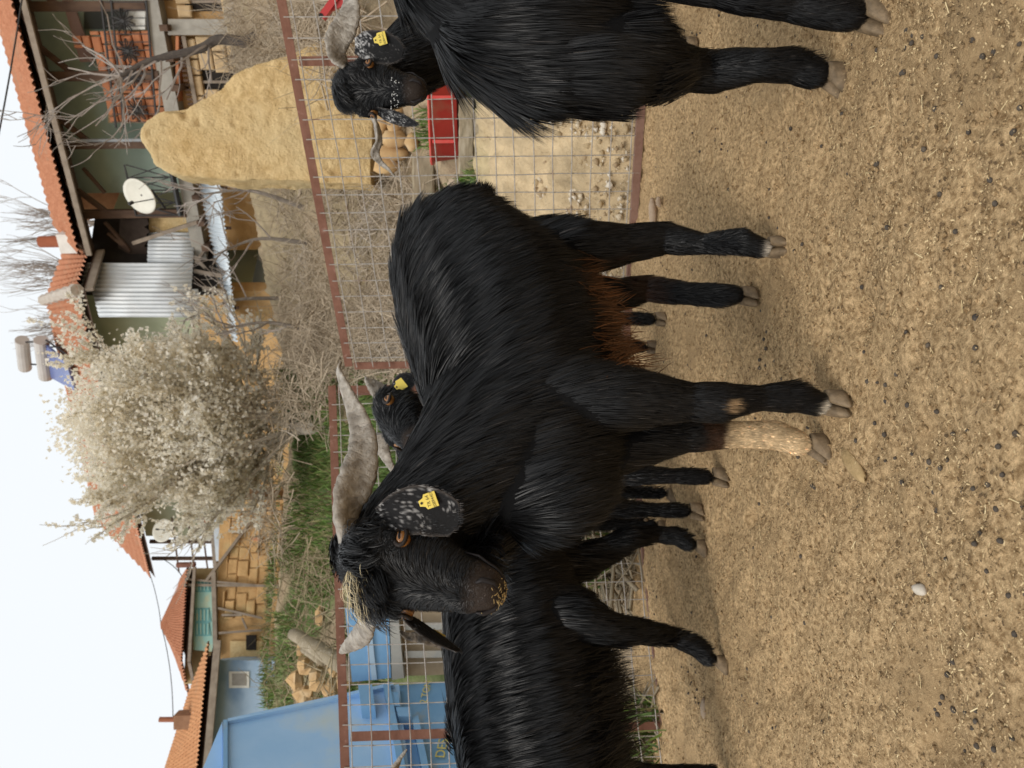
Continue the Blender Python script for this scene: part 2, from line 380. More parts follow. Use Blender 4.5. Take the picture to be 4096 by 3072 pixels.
_A = at(-12, 342, 2.98); _B = at(382, 329, 3.56)
FL = fence_panel((_A.x,_A.y,0), (_B.x,_B.y,0), (-.04,-.0), (_A.z,_B.z), (.155, (Vector((_B.x-_A.x,_B.y-_A.y,0))).length-.02), 'brown wire fence panel in front of the blue container and trailer', seed=5)
# ------------------------------------------------------------------ goats
BLK = (.0045,.0045,.0050); BRN = (.17,.066,.021); TAN = (.62,.46,.27)
M_FUR = attr_mat('goat_hair', rough=.37, spec=.31)
M_SKIN = attr_mat('goat_skin', rough=.8, spec=.12, bump=.3, bscale=150)
M_EAR = attr_mat('goat_ear', rough=.8, spec=.15, bump=.25, bscale=220)
def horn_mat(name, c1, c2):
    mt, t, b = nodes(name); N = t.nodes; Lk = t.links.new
    tc = N.new('ShaderNodeTexCoord')
    a = N.new('ShaderNodeAttribute'); a.attribute_name = 'along'
    nz = N.new('ShaderNodeTexNoise'); nz.inputs['Scale'].default_value = 55; nz.inputs['Detail'].default_value = 8; Lk(tc.outputs['Object'], nz.inputs['Vector'])
    ma = N.new('ShaderNodeMath'); ma.operation = 'MULTIPLY_ADD'; ma.inputs[1].default_value = .05; Lk(nz.outputs[0], ma.inputs[0]); Lk(a.outputs['Fac'], ma.inputs[2])
    wv = N.new('ShaderNodeMath'); wv.operation = 'MULTIPLY'; wv.inputs[1].default_value = 330; Lk(ma.outputs[0], wv.inputs[0])
    sn = N.new('ShaderNodeMath'); sn.operation = 'SINE'; Lk(wv.outputs[0], sn.inputs[0])
    r = N.new('ShaderNodeValToRGB'); e = r.color_ramp.elements; e[0].position = .36; e[1].position = .68; e[0].color = (*c1,1); e[1].color = (*c2,1)
    Lk(nz.outputs[0], r.inputs[0]); Lk(r.outputs[0], b.inputs['Base Color'])
    ad = N.new('ShaderNodeMath'); ad.operation = 'MULTIPLY_ADD'; ad.inputs[1].default_value = .35; Lk(sn.outputs[0], ad.inputs[0]); Lk(nz.outputs[0], ad.inputs[2])
    bp = N.new('ShaderNodeBump'); bp.inputs['Strength'].default_value = .7; bp.inputs['Distance'].default_value = .0026
    Lk(ad.outputs[0], bp.inputs['Height']); Lk(bp.outputs[0], b.inputs['Normal']); b.inputs['Roughness'].default_value = .6
    b.inputs['Specular IOR Level'].default_value = .3
    return mt
M_HORN = horn_mat('horn', (.19,.165,.135), (.40,.365,.315)); M_HORND = horn_mat('dark_horn', (.045,.036,.028), (.16,.125,.09))
M_HOOF = mat('hoof', (.24,.17,.10), (.12,.085,.05), scale=60, rough=.6, bump=.3, bscale=120)
M_EYE = mat('eye_amber', (.30,.13,.035), (.17,.07,.018), scale=200, rough=.08, spec=.6)
M_PUP = mat('pupil', (.006,.006,.007), (.006,.006,.007), rough=.08)
M_LID = mat('eyelid_skin', (.020,.013,.010), (.012,.009,.008), scale=90, rough=.5, bump=.3)
M_NOSTR = mat('nostril', (.008,.006,.006), (.014,.01,.01), rough=.6)
M_TAG = mat('yellow_plastic', (.82,.66,.14), (.74,.58,.11), scale=20, rough=.45)
M_INK = mat('black_ink', (.16,.13,.04), (.12,.10,.03), rough=.6)
M_CALL = mat('callus', (.15,.095,.05), (.08,.05,.03), scale=60, rough=.9, bump=.4)

def unit(a): return a/np.maximum(np.linalg.norm(a, axis=-1, keepdims=True), 1e-9)
def strands(name, parent, P, N, D, L, W, C, K=4, lift=.22, grav=.35, wave=.22, wfreq=14, clump=.6, csize=22, curl=0.0, seed=1, twist=.5, fine=.05):
    r = np.random.default_rng(seed); n = len(P)
    t = D-(D*N).sum(1, keepdims=True)*N; t = unit(t+1e-4)
    bt = np.cross(N, t)
    lf = np.broadcast_to(np.asarray(lift, float), (n,))*(.6+.8*r.random(n))
    w1 = (vnoise(P, wfreq)-.5)*2; w2 = (vnoise(P+31.7, wfreq*.4)-.5)*2
    d = unit(t + N*lf[:,None] + bt*(wave*(w1*.6+w2*.7)+r.normal(0, fine, n))[:,None])
    pts = [P-N*np.minimum(.003, .06*L)[:,None]]; p = pts[0].copy(); G = np.tile(np.array([0,0,-1.]), (n,1)); G = G-N*np.minimum((G*N).sum(1), 0)[:,None]*.97
    ph = r.random(n)*6.28
    for i in range(K):
        f = (i+1)/K
        d = unit(d + G*grav*f/K*1.6 - N*(lf*.75/K)[:,None])
        if curl:
            q = ph+f*5.5; d = unit(d + (bt*np.cos(q)[:,None]+N*np.sin(q)[:,None])*curl)
        p = p + d*(L/K)[:,None]; pts.append(p)
    pts = np.stack(pts, 1)                                   # n,K+1,3
    if clump > 0 and n > csize*2:
        g = r.choice(n, n//csize, replace=False); kd = kdtree.KDTree(len(g))
        for i, q in enumerate(P[g]): kd.insert(q, i)
        kd.balance(); idx = np.array([kd.find(q)[1] for q in P]); gi = g[idx]
        s = (np.arange(K+1)/K)**1.25
        wgt = (clump*s)[None,:,None]*((.55+.6*r.random(n))*np.clip(L/.05, .35, 1))[:,None,None]
        pts = pts*(1-wgt) + (pts[gi] + (P-P[gi])[:,None,:]*.22)*wgt
        tone = (.72+.56*r.random(len(g)))[idx]
        C = C*tone[:,None]
    dd = unit(np.gradient(pts, axis=1)); Nn = np.repeat(N[:,None,:], K+1, 1)
    sd = unit(np.cross(dd, Nn)); up = np.cross(dd, sd); a = r.normal(0, twist, n)[:,None,None]
    sd = sd*np.cos(a)+up*np.sin(a)
    prof = np.interp(np.arange(K+1)/K, [0,.4,.75,1], [1,.95,.65,.10])
    h = sd*(np.asarray(W)[:,None,None]*.5)*prof[None,:,None]
    V = np.concatenate([np.stack([pts-h, pts+h], 2)[:,:K].reshape(n, -1, 3), pts[:,K:]], 1).reshape(-1, 3); m_ = 2*K+1
    b = (np.arange(n)*m_)[:,None]+(np.arange(K-1)*2)[None,:]; b = b.reshape(-1, 1)
    Q = b+np.array([[0,1,3,2]]); tp = (np.arange(n)*m_+2*K-2)[:,None]+np.array([[0,1,2]])
    me = fast_mesh(name, V, Q, tp); CC = np.repeat(C, m_, 0); set_col(me, CC)
    o = link(me, name, M_FUR, parent); me.shade_smooth(); o['kind'] = 'stuff'; return o

def remesh(mb, vox, smooth=5):
    me = mb.mesh('tmp'); o = bpy.data.objects.new('tmp', me); COL.objects.link(o)
    md = o.modifiers.new('r', 'REMESH'); md.mode = 'VOXEL'; md.voxel_size = vox
    md2 = o.modifiers.new('s', 'SMOOTH'); md2.factor = .5; md2.iterations = smooth
    dg = bpy.context.evaluated_depsgraph_get(); out = bpy.data.meshes.new_from_object(o.evaluated_get(dg))
    bpy.data.objects.remove(o); bpy.data.meshes.remove(me); return out
def arrays(me):
    me.calc_loop_triangles(); n = len(me.vertices)
    V = np.empty(n*3, np.float32); me.vertices.foreach_get('co', V); V = V.reshape(-1, 3).astype(float)
    N = np.empty(n*3, np.float32); me.vertex_normals.foreach_get('vector', N); N = N.reshape(-1, 3).astype(float)
    T = np.empty(len(me.loop_triangles)*3, np.int32); me.loop_triangles.foreach_get('vertices', T); return V, N, T.reshape(-1, 3)

def crom(pts, n):
    """Catmull-Rom through rows of numbers"""
    P = np.array(pts, float); P = np.vstack([2*P[0]-P[1], P, 2*P[-1]-P[-2]]); out = []
    m = len(P)-3
    for q in np.linspace(0, m-1e-6, n):
        i = int(q); t = q-i; a, b, c, d = P[i], P[i+1], P[i+2], P[i+3]
        out.append(.5*((2*b)+(-a+c)*t+(2*a-5*b+4*c-d)*t*t+(-a+3*b-3*c+d)*t**3))
    return np.array(out)
def horn(parent, secs, flat=.55, tw0=0.0, tw1=3.0, ref=(0,0,1), mt=None, n=18, rings=90, label=None):
    """secs: (x,y,z,radius)"""
    S = crom([(*p, r) for p, r in secs], rings); V = []; al = []; Lg = 0
    for i in range(rings):
        t = Vector(S[min(i+1, rings-1), :3]-S[max(i-1, 0), :3]).normalized(); rf = Vector(ref)
        sd = rf-t*rf.dot(t); sd.normalize(); up = t.cross(sd); tw = tw0+(tw1-tw0)*i/(rings-1)
        if i: Lg += float(np.linalg.norm(S[i,:3]-S[i-1,:3]))
        rr = max(S[i,3], .001)*(1+.030*math.sin(i*1.35)+.028*math.sin(i*.63+1))
        for j in range(n):
            q = 2*math.pi*j/n; c, s = math.cos(q), math.sin(q)
            e = 1+.16*max(0, c)**4+.08*max(0, -c)**4    # keeled edges
            x = c*rr*e; y = s*rr*flat*((.30+.70*abs(c)**1.5) if s > 0 else 1.0);   # hollow on one side
            c2, s2 = math.cos(tw), math.sin(tw)
            V.append(Vector(S[i,:3]) + sd*(x*c2-y*s2) + up*(x*s2+y*c2)); al.append(Lg)
    F = [(i*n+j, i*n+(j+1)%n, (i+1)*n+(j+1)%n, (i+1)*n+j) for i in range(rings-1) for j in range(n)]
    F += [tuple(range(n))[::-1], tuple((rings-1)*n+j for j in range(n))]
    mb = MB(); mb.add(V, F); me = mb.mesh('horn'); at_ = me.attributes.new('along', 'FLOAT', 'POINT'); at_.data.foreach_set('value', np.array(al, np.float32))
    o = link(me, 'horn', mt or M_HORN, parent, True)
    if label: o['label'] = label
    return o
def ear(parent, line, widths, nrm, cup=.25, th=.004, speck=.5, seed=1, base=(.013,.013,.014), edge=(.10,.085,.075), nw=25, nl=44):
    """line: 3-D centre line, widths: half widths, nrm: direction the flat side faces"""
    S = crom([(*p, w_) for p, w_ in zip(line, widths)], nl); nr = Vector(nrm).normalized(); V = []; C = []; r = random.Random(seed)
    top = []
    for i in range(nl):
        t = Vector(S[min(i+1, nl-1), :3]-S[max(i-1, 0), :3]).normalized(); sd = t.cross(nr).normalized(); nn = sd.cross(t)
        for j in range(nw):
            q = -1+2*j/(nw-1); p = Vector(S[i,:3]) + sd*(q*S[i,3]) + nn*(cup*S[i,3]*(q*q-.4)); top.append((p, nn, i/(nl-1), abs(q)))
    for sgn in (1, -1):
        for p, nn, f, q in top:
            k = th*.5*(1-.6*q); V.append(p+nn*(sgn*k))
    A = np.array([tuple(p) for p in V]); s1 = vnoise(A+seed, 330); s2 = vnoise(A+seed*2, 30)
    fr = np.array([x[2] for x in top]*2); qe = np.array([x[3] for x in top]*2)
    m_ = (np.clip((s1*.6+s2*.5+speck*(.5-fr)*.48-.70)*5, 0, 1)*.85)[:,None]
    col = np.array(base)[None,:]*(1-m_)+np.array([.62,.61,.60])[None,:]*m_
    em = np.clip((qe-.86)*7, 0, 1)[:,None]*.55; col = col*(1-em)+np.array(edge)[None,:]*em
    h = nl*nw; F = []
    for i in range(nl-1):
        for j in range(nw-1):
            a = i*nw+j; F.append((a, a+1, a+nw+1, a+nw)); F.append((h+a, h+a+nw, h+a+nw+1, h+a+1))
    bd = [j for j in range(nw)]+[i*nw+nw-1 for i in range(1, nl)]+[(nl-1)*nw+j for j in range(nw-2, -1, -1)]+[i*nw for i in range(nl-2, 0, -1)]
    for a, b in zip(bd, bd[1:]+bd[:1]): F.append((b, a, h+a, h+b))
    mb = MB(); mb.add(V, F); me = mb.mesh('ear'); set_col(me, col); o = link(me, 'ear', M_EAR, parent, True)
    # short hair along the rim and face of the ear
    Np = np.array([tuple(x[1]) for x in top]); Pp = np.array([tuple(x[0]) for x in top]); r2 = np.random.default_rng(seed)
    k = r2.integers(0, len(Pp), 1600); jit = r2.normal(0, .0012, (1600, 3)); tdir = np.array(Vector(line[-1])-Vector(line[0]))
    NN = Np[k]*np.sign((Np[k]@np.array(nr)))[:,None]
    o2 = strands('ear_hair', o, Pp[k]+jit, NN, np.tile(unit(tdir), (1600,1)), .004+r2.random(1600)*.005, np.full(1600,.0009), np.clip(col[k]*(.6+.8*r2.random((1600,1))), 0, .8), K=2, lift=.28, clump=0, seed=seed, grav=.1)
    return o, S
def tag_plate(parent, c, right, down, nrm, w=.028, h=.034, txt=None):
    c, rt, dn, nr = Vector(c), Vector(right).normalized(), Vector(down).normalized(), Vector(nrm).normalized()
    prof = [(-.18,-.5),(.18,-.5),(.24,-.34),(.30,-.22),(.5,-.14),(.5,.5),(-.5,.5),(-.5,-.14),(-.30,-.22),(-.24,-.34)]
    mb = MB(); n = len(prof); V = [c+rt*(x*w)+dn*(y*h)+nr*(.0012*s) for s in (1,-1) for x, y in prof]
    mb.add(V, [tuple(range(n-1, -1, -1)), tuple(range(n, 2*n))]+[(i, (i+1)%n, n+(i+1)%n, n+i) for i in range(n)])
    o = mb.obj('ear_tag', M_TAG, parent)
    q = MB(); q.tube([c+dn*(-.36*h)+nr*.0008, c+dn*(-.36*h)+nr*.0022], .0022, 10); q.obj('stud', M_NOSTR, o)
    if txt:
        for k, s in enumerate(txt):
            cu = bpy.data.curves.new('lettering', 'FONT'); cu.body = s; cu.size = h*(.27 if k == 0 else .23); cu.align_x = 'CENTER'; cu.align_y = 'CENTER'
            cu.extrude = .00015; cu.materials.append(M_INK); tmp = bpy.data.objects.new('tmp', cu); COL.objects.link(tmp)
            mt_ = bpy.data.meshes.new_from_object(tmp.evaluated_get(bpy.context.evaluated_depsgraph_get())); bpy.data.objects.remove(tmp); mt_.name = 'lettering'
            to = bpy.data.objects.new('lettering', mt_); COL.objects.link(to); to.parent = o; to.matrix_parent_inverse = Matrix.Identity(4)
            pz = c+dn*(h*(.02+.27*k))+nr*.0015
            to.matrix_basis = Matrix(((rt.x,-dn.x,nr.x,pz.x),(rt.y,-dn.y,nr.y,pz.y),(rt.z,-dn.z,nr.z,pz.z),(0,0,0,1)))
    return o
def hoof(parent, p, toe, s=1.0, mt=None):
    p = Vector(p); t = Vector((toe[0], toe[1], 0)).normalized(); sd = Vector((-t.y, t.x, 0)); n = 14
    lv = [(0,.034,.0145,.012),(.008,.034,.0150,.011),(.022,.029,.0145,.005),(.036,.023,.0135,-.001),(.044,.019,.012,-.004)]
    for k in (-1, 1):
        c = p+sd*(k*.0155*s); mb = MB()
        for z, a, b, sh in lv:
            for j in range(n):
                q = 2*math.pi*j/n; x = math.cos(q)*a+sh; b2 = b*(1-.45*(x/(a+sh))**2) if x > 0 else b
                mb.v.append(tuple(c+t*(x*s)+sd*(math.sin(q)*b2*s-k*max(x,0)*.12*s)+Vector((0,0,z*s*.78))))
        for i in range(len(lv)-1):
            for j in range(n): mb.f.append((i*n+j, i*n+(j+1)%n, (i+1)*n+(j+1)%n, (i+1)*n+j))
        mb.f.append(tuple(reversed(range(n)))); mb.f.append(tuple((len(lv)-1)*n+j for j in range(n)))
        mb.obj('hoof_claw', mt or M_HOOF, parent, True)
        MB().ball(p-t*.026*s+Vector((0,0,.085*s))+sd*k*.012*s, .009*s, 8, (1,1,1.2)).obj('dewclaw', mt or M_HOOF, parent, True)

class Head:
    def __init__(s, O, hd, dn, scale=1.0, roll=0.0):
        s.O = Vector(O); hd = Vector((hd[0], hd[1], 0)).normalized(); fo = math.sqrt(1-dn*dn); s.k = scale
        s.a = hd*fo+Vector((0,0,-dn)); s.fn = hd*dn+Vector((0,0,fo)); s.hl = s.fn.cross(s.a)*-1
        s.hl = Vector((-hd.y, hd.x, 0))
        if roll:
            R = Matrix.Rotation(roll, 3, hd); s.a = R@s.a; s.fn = R@s.fn; s.hl = R@s.hl
    def p(s, t, l, d): return s.O+(s.a*t+s.hl*l+s.fn*d)*s.k
    def tubes(s):
        k = s.k; z = lambda t, d, rl, rd, ln: (s.p(t,0,d), rl*k, rd*k, ln)
        fl = -s.a*.15-s.fn*.5
        out = [dict(part='head', lat=s.hl, dir=fl, secs=[z(-.02,-.066,.048,.042,.025), z(0,-.058,.066,.052,.026), z(.05,-.060,.0750,.062,.032), z(.088,-.064,.0735,.064,.028),
                 z(.125,-.057,.0640,.058,.026), z(.160,-.049,.0530,.050,.022), z(.192,-.045,.0445,.045,.016), z(.217,-.043,.0420,.041,.009), z(.234,-.043,.037,.035,.003)]),
               dict(part='head', lat=s.hl, dir=s.a, secs=[z(.07,-.105,.038,.03,.04), z(.125,-.100,.033,.026,.035), z(.183,-.088,.028,.023,.022), z(.224,-.078,.024,.02,.008)])]
        for sg in (-1, 1):
            out.append(dict(part='head', lat=s.hl, dir=fl, secs=[(s.p(.054,sg*.053,-.023), .023*k, .021*k, .024), (s.p(.080,sg*.065,-.025), .018*k, .017*k, .014)]))
            out.append(dict(part='head', lat=s.hl, dir=fl, secs=[(s.p(.208,sg*.021,-.014), .013*k, .012*k, .006), (s.p(.225,sg*.020,-.022), .013*k, .012*k, .003)]))
        return out
    def details(s, e, full=True):
        for sg in (-1, 1):
            c = s.p(.094, sg*.0655, -.031); ax = (s.hl*sg*.86+s.fn*.48-s.a*.05).normalized(); k = s.k
            mb = MB(); mb.ball(c, .0142*k, 18); eo = mb.obj('eye', M_EYE, e, True)
            # horizontal slot pupil riding on the eye ball
            h1 = s.a.cross(ax).normalized(); h1 = (Vector((0,0,1)).cross(ax)).normalized(); v1 = ax.cross(h1)
            pts = []
            for q in np.linspace(-.62, .62, 9): pts.append(c+(ax*math.cos(q)+h1*math.sin(q))*.0136*k)
            MB().tube(pts, [.0006*k]+[.0022*k]*7+[.0006*k], 8).obj('pupil', M_PUP, eo, True)
            mb = MB(); ring = []
            for q in np.linspace(0, 2*math.pi, 25): ring.append(c+ax*(.0085-.002*math.cos(q*2))*k+h1*(math.cos(q)*.0165*k)+v1*(math.sin(q)*(.0105 if math.sin(q) > 0 else .0115)*k))
            mb.tube(ring, .0036*k, 8, cap=False); mb.obj('eyelid', M_LID, e, True)
            pts = [s.cap(l, d) for l, d in ((sg*.026,-.014), (sg*.0295,-.021), (sg*.024,-.030), (sg*.013,-.033))]
            MB().tube(pts, [.0016*k,.0046*k,.0044*k,.0012*k], 8).obj('nostril', M_NOSTR, e, True)
        pts = [s.p(.190,-.0445,-.066), s.p(.216,-.0435,-.064)]+[s.cap(.036*math.sin(q), -.061-.002*abs(q)) for q in np.linspace(-1.2, 1.2, 11)]+[s.p(.216,.0435,-.064), s.p(.190,.0445,-.066)]
        MB().tube(pts, [.0006]+[.0028*s.k]*13+[.0006], 6).obj('mouth', M_NOSTR, e, True)
        MB().tube([s.cap(0,-.030), s.cap(0,-.042), s.cap(0,-.058)], [.0008,.0018,.0014], 6).obj('philtrum', M_NOSTR, e, True)
    def cap(s, l, d):                                # a point on the rounded end of the muzzle
        q = 1-(l/.0385)**2-((d+.043)/.0365)**2; return s.p(.2335+.0345*math.sqrt(max(q, 0)), l, d)

def goat(label, base, tubes, legs, head, nfur, vox=.008, colors=(), seed=1, flank=None, skin_dark=True, wid=.00125, group='black goats in the pen'):
    e = thing('goat', base, label, 'goat', group)
    T = list(tubes)+(head.tubes() if head else [])
    for lg in legs:
        T.append(dict(part='leg', lat=lg['lat'], dir=Vector((0,0,-1)), secs=lg['secs']))
    mb = MB()
    for t in T: mb.etube([s[:3] for s in t['secs']], t['lat'], 16)
    me = remesh(mb, vox); V, N, F = arrays(me)
    # skeleton samples that steer the coat
    Cc, Rr, Ll, Dd = [], [], [], []
    for t in T:
        S = t['secs']
        for i in range(len(S)-1):
            for q in (0, .34, .67) if i < len(S)-2 else (0, .34, .67, 1):
                A, B = S[i], S[i+1]; Cc.append(Vector(A[0]).lerp(Vector(B[0]), q)); Rr.append((A[1]+A[2])/2*(1-q)+(B[1]+B[2])/2*q)
                Ll.append(A[3]*(1-q)+B[3]*q); Dd.append(Vector(t['dir']).normalized())
    Cc, Rr, Ll, Dd = np.array(Cc), np.array(Rr), np.array(Ll), np.array(Dd)
    def steer(P):
        L = np.empty(len(P)); D = np.empty((len(P), 3))
        for k in range(0, len(P), 8000):
            q = P[k:k+8000]; sc = np.linalg.norm(q[:,None,:]-Cc[None], axis=2)/(Rr[None]+.01); mn = sc.min(1, keepdims=True)
            w_ = np.exp(-9*(sc-mn)); w_ /= w_.sum(1, keepdims=True); L[k:k+8000] = w_@Ll; D[k:k+8000] = w_@Dd
        return L, unit(D)
    def paint(P, hair):
        C = np.tile(np.array(BLK), (len(P), 1)); s = vnoise(P, 30)
        C *= (.75+.5*s)[:,None]
        for c, rad, col, soft in colors:
            d = np.linalg.norm((P-np.array(c))/np.array(rad), axis=1)+(vnoise(P+3, 40)-.5)*.25; w_ = np.clip((1-d)/soft, 0, 1)[:,None]
            C = C*(1-w_)+np.array(col)*w_
        if head:
            rel = P-np.array(head.O); t = rel@np.array(head.a)/head.k; l = np.abs(rel@np.array(head.hl))/head.k; dpt = rel@np.array(head.fn)/head.k
            m_ = (np.clip((t-.212)/.02, 0, 1)*(t < .33)*(l < .075)*(dpt < .05)*(dpt > -.14)*.9)[:,None]
            C = C*(1-m_)+np.array([.040,.029,.023])*m_
        return C
    set_col(me, paint(V, False)*(.8 if skin_dark else 1)); body = link(me, 'body', M_SKIN, e, True)
    # coat
    r = np.random.default_rng(seed); a = np.cross(V[F[:,1]]-V[F[:,0]], V[F[:,2]]-V[F[:,0]]); ar = np.linalg.norm(a, axis=1)
    cen = V[F].mean(1); Lc, _ = steer(cen[::1]) if len(cen) < 400000 else (np.full(len(cen), .08), None)
    vis = (unit(np.array(CAMP)-cen)*unit(a)).sum(1)
    rc = cen-np.array(CAMP); dF = rc@np.array(_F); pu = 384+FPX*(rc@np.array(_R))/dF; pv = 512+FPX*(rc@np.array(_D))/dF
    off_ = (pu < -60) | (pu > 828) | (pv < -60) | (pv > 1084)
    pw = ar*(.55+.08/np.maximum(Lc, .016))*(Lc > .002)*np.where(vis > -.25, 1.0, .22)*np.where(off_, .22, 1.0)
    ti = r.choice(len(F), nfur, p=pw/pw.sum()); b = r.random((nfur, 2)); fl = b.sum(1) > 1; b[fl] = 1-b[fl]
    w0 = 1-b.sum(1); P = V[F[ti,0]]*w0[:,None]+V[F[ti,1]]*b[:,:1]+V[F[ti,2]]*b[:,1:]
    Nn = unit(N[F[ti,0]]*w0[:,None]+N[F[ti,1]]*b[:,:1]+N[F[ti,2]]*b[:,1:])
    L, D = steer(P); L = np.maximum(L, .003)*(.65+.55*r.random(nfur)); C = paint(P, True)*(.7+.6*r.random((nfur, 1)))
    gl = r.random(nfur) < .012; C[gl] = C[gl]*3+np.array([.05,.042,.035])
    if head:                                         # keep eyes and nostrils clear
        for sg in (-1, 1):
            d_ = np.linalg.norm(P-np.array(head.p(.094, sg*.0715, -.026)), axis=1)/head.k; L = np.where(d_ < .030, np.minimum(L, .002+.16*np.clip(d_-.012, 0, 1)), L)
            d_ = np.linalg.norm(P-np.array(head.p(.246, sg*.022, -.022)), axis=1)/head.k; L = np.where(d_ < .024, .0015, L)
    W = wid*np.clip(L/.05, .55, 1.0)*(.7+.6*r.random(nfur))
    long_ = L > .03
    lf = np.interp(L, [.01,.03,.06,.1], [.60,.52,.24,.14])
    strands('fur', e, P, Nn, D, L, W, C, K=3, lift=lf, seed=seed, csize=30, clump=.40)
    for lg in [q for q in legs if q['feather']]:     # shaggy fringe down the back of each leg
        S = lg['secs']; tv = np.array([lg['toe'][0], lg['toe'][1], 0.0]); tv /= np.linalg.norm(tv); nf = 900 if nfur > 60000 else 260
        k0 = max(1, len(S)-5); i_ = r.integers(k0, len(S)-1, nf); q_ = r.random(nf)
        A = np.array([tuple(s[0]) for s in S]); Rr_ = np.array([s[1] for s in S]); c_ = A[i_]*(1-q_[:,None])+A[i_+1]*q_[:,None]; rr_ = Rr_[i_]*(1-q_)+Rr_[i_+1]*q_
        an = r.normal(0, .75, nf); sdv = np.array([-tv[1], tv[0], 0]); nn_ = -tv[None]*np.cos(an)[:,None]+sdv[None]*np.sin(an)[:,None]
        Pf = c_+nn_*(rr_*.92)[:,None]; Cf = paint(Pf, True)*(.7+.6*r.random((nf,1)))
        strands('leg_feather', e, Pf, nn_, np.tile(np.array([0,0,-1.]), (nf,1))-tv[None]*.35, .018+.024*r.random(nf), np.full(nf, wid*1.1), Cf, K=3, lift=.55, clump=.6, csize=14, seed=seed+5, grav=.2)
    for lg in legs:
        hoof(e, lg['hoof'], lg['toe'], lg.get('hs', 1.0))
    return e, body, (V, N, F)
def leg(secs, hoofp, toe, lat, hs=1.0, minl=.019, feather=True):
    """secs: (pos, radius, hair)"""
    return dict(secs=[(Vector(p), r, r, max(min(l*1.9, .08), minl)) for p, r, l in secs], hoof=hoofp, toe=toe, lat=lat, hs=hs*.9, feather=feather)
def tuft(name, parent, c, rad, n, d, L, col, N=None, seed=1, W=.0018, **kw):
    """a lock of long hair rooted in a small ellipsoid"""
    r = np.random.default_rng(seed); q = unit(r.normal(size=(n, 3))); P = np.array(c)+q*np.array(rad)*r.random((n,1))**.33
    Nn = q if N is None else unit(q*.5+np.array(N)); D = np.tile(np.array(d, float), (n, 1))+r.normal(0, .12, (n, 3))
    C = np.tile(np.array(col), (n, 1))*(.6+.8*r.random((n, 1)))
    return strands(name, parent, P, Nn, unit(D), L*(.6+.5*r.random(n)), np.full(n, W), C, seed=seed, **kw)
Z_ = Vector((0,0,1)); DN = Vector((0,0,-1))
V3 = Vector
# ---- the main goat
bl = (.65,-.76,0); back = V3((.76,.65,0))
hd1 = Head((-.318,1.29,.915), (-.265,-.964), .905, 1.03)
t1 = [dict(part='body', lat=bl, dir=DN*.9+back*.42, secs=[((.435,2.00,.725),.085,.105,.06),((.375,1.94,.735),.13,.160,.08),((.29,1.865,.715),.155,.19,.09),((.17,1.745,.645),.178,.230,.10),
        ((.05,1.63,.613),.178,.216,.10),((-.06,1.52,.597),.150,.19,.095),((-.15,1.435,.585),.11,.155,.09),((-.215,1.375,.56),.072,.11,.08)]),
      dict(part='neck', lat=bl, dir=DN*.9+back*.35, secs=[((-.10,1.47,.655),.12,.16,.09),((-.17,1.415,.72),.098,.128,.085),((-.235,1.375,.79),.078,.098,.07),((-.277,1.352,.85),.064,.078,.04)]),
      dict(part='tail', lat=bl, dir=DN*.5+back, secs=[((.44,2.01,.715),.03,.022,.045),((.485,2.03,.72),.024,.018,.05),((.51,2.035,.69),.018,.014,.05)])]
g1 = gnd(365,841); g2 = gnd(322,824); g3 = gnd(521,781); g4 = gnd(472,753)
lat1 = V3(bl)
legs1 = [leg([((-.03,1.50,.66),.095,.05),((-.035,1.465,.54),.090,.05),((-.036,1.435,.45),.072,.04),((-.034,1.418,.38),.053,.032),((-.040,1.408,.30),.037,.028),((-.043,1.403,.240),.0375,.014),((-.037,g1.y+.002,.165),.0235,.022),((-.034,g1.y+.005,.095),.029,.02),((g1.x,g1.y+.004,.05),.023,.010)], (g1.x,g1.y,-.002), (-.35,-.94), lat1, .98),
         leg([((-.155,1.52,.52),.078,.06),((-.13,1.50,.42),.055,.045),((-.112,1.492,.29),.034,.025),((-.110,1.49,.25),.032,.008),((-.110,1.488,.165),.0265,.005),((-.112,g2.y+.01,.095),.030,.005),((g2.x+.006,g2.y+.006,.05),.026,.005)], (g2.x,g2.y,-.002), (-.80,-.60), lat1, .98, .0045, False),
         leg([((.31,1.87,.61),.105,.07),((.315,1.79,.47),.075,.06),((.325,1.775,.36),.047,.045),((.338,1.768,.255),.036,.022),((.318,1.735,.165),.0215,.014),((.312,g3.y+.008,.09),.028,.013),((g3.x,g3.y+.004,.05),.022,.008)], (g3.x,g3.y,-.002), (-.15,-.99), lat1, .95),
         leg([((.22,1.96,.58),.095,.07),((.215,1.93,.45),.068,.055),((.225,1.935,.34),.042,.04),((.240,1.94,.265),.032,.025),((.222,1.90,.165),.024,.022),((.212,g4.y+.012,.09),.026,.02),((g4.x+.004,g4.y+.005,.05),.022,.008)], (g4.x,g4.y,-.002), (-.45,-.89), lat1, .95)]
col1 = [((.19,1.60,.39),(.16,.20,.140),BRN,.8), ((.235,1.945,.30),(.06,.06,.18),(.075,.032,.014),.8), ((-.02,1.43,.16),(.04,.03,.12),(.09,.036,.015),.8),
        ((-.118,1.48,.09),(.10,.10,.118),TAN,.10), ((-.11,1.488,.23),(.045,.04,.06),(.08,.034,.014),.7), ((-.050,g1.y-.035,.232),(.017,.030,.022),(.30,.20,.11),.35), ((g1.x-.01,g1.y-.012,.042),(.022,.022,.022),(.62,.55,.44),.5), ((g3.x,g3.y-.01,.042),(.026,.024,.020),(.62,.56,.47),.5), ((-.315,1.27,.925),(.03,.03,.028),(.42,.36,.24),.5)]
G1, G1b, A1 = goat('large black goat in the middle with tan forefoot and speckled ears', (.12,1.70,0), t1, legs1, hd1, 165000, vox=.0068, colors=col1, seed=3)
hd1.details(G1)
def px(lst): return [(at(u, v, y), r) for u, v, y, r in lst]
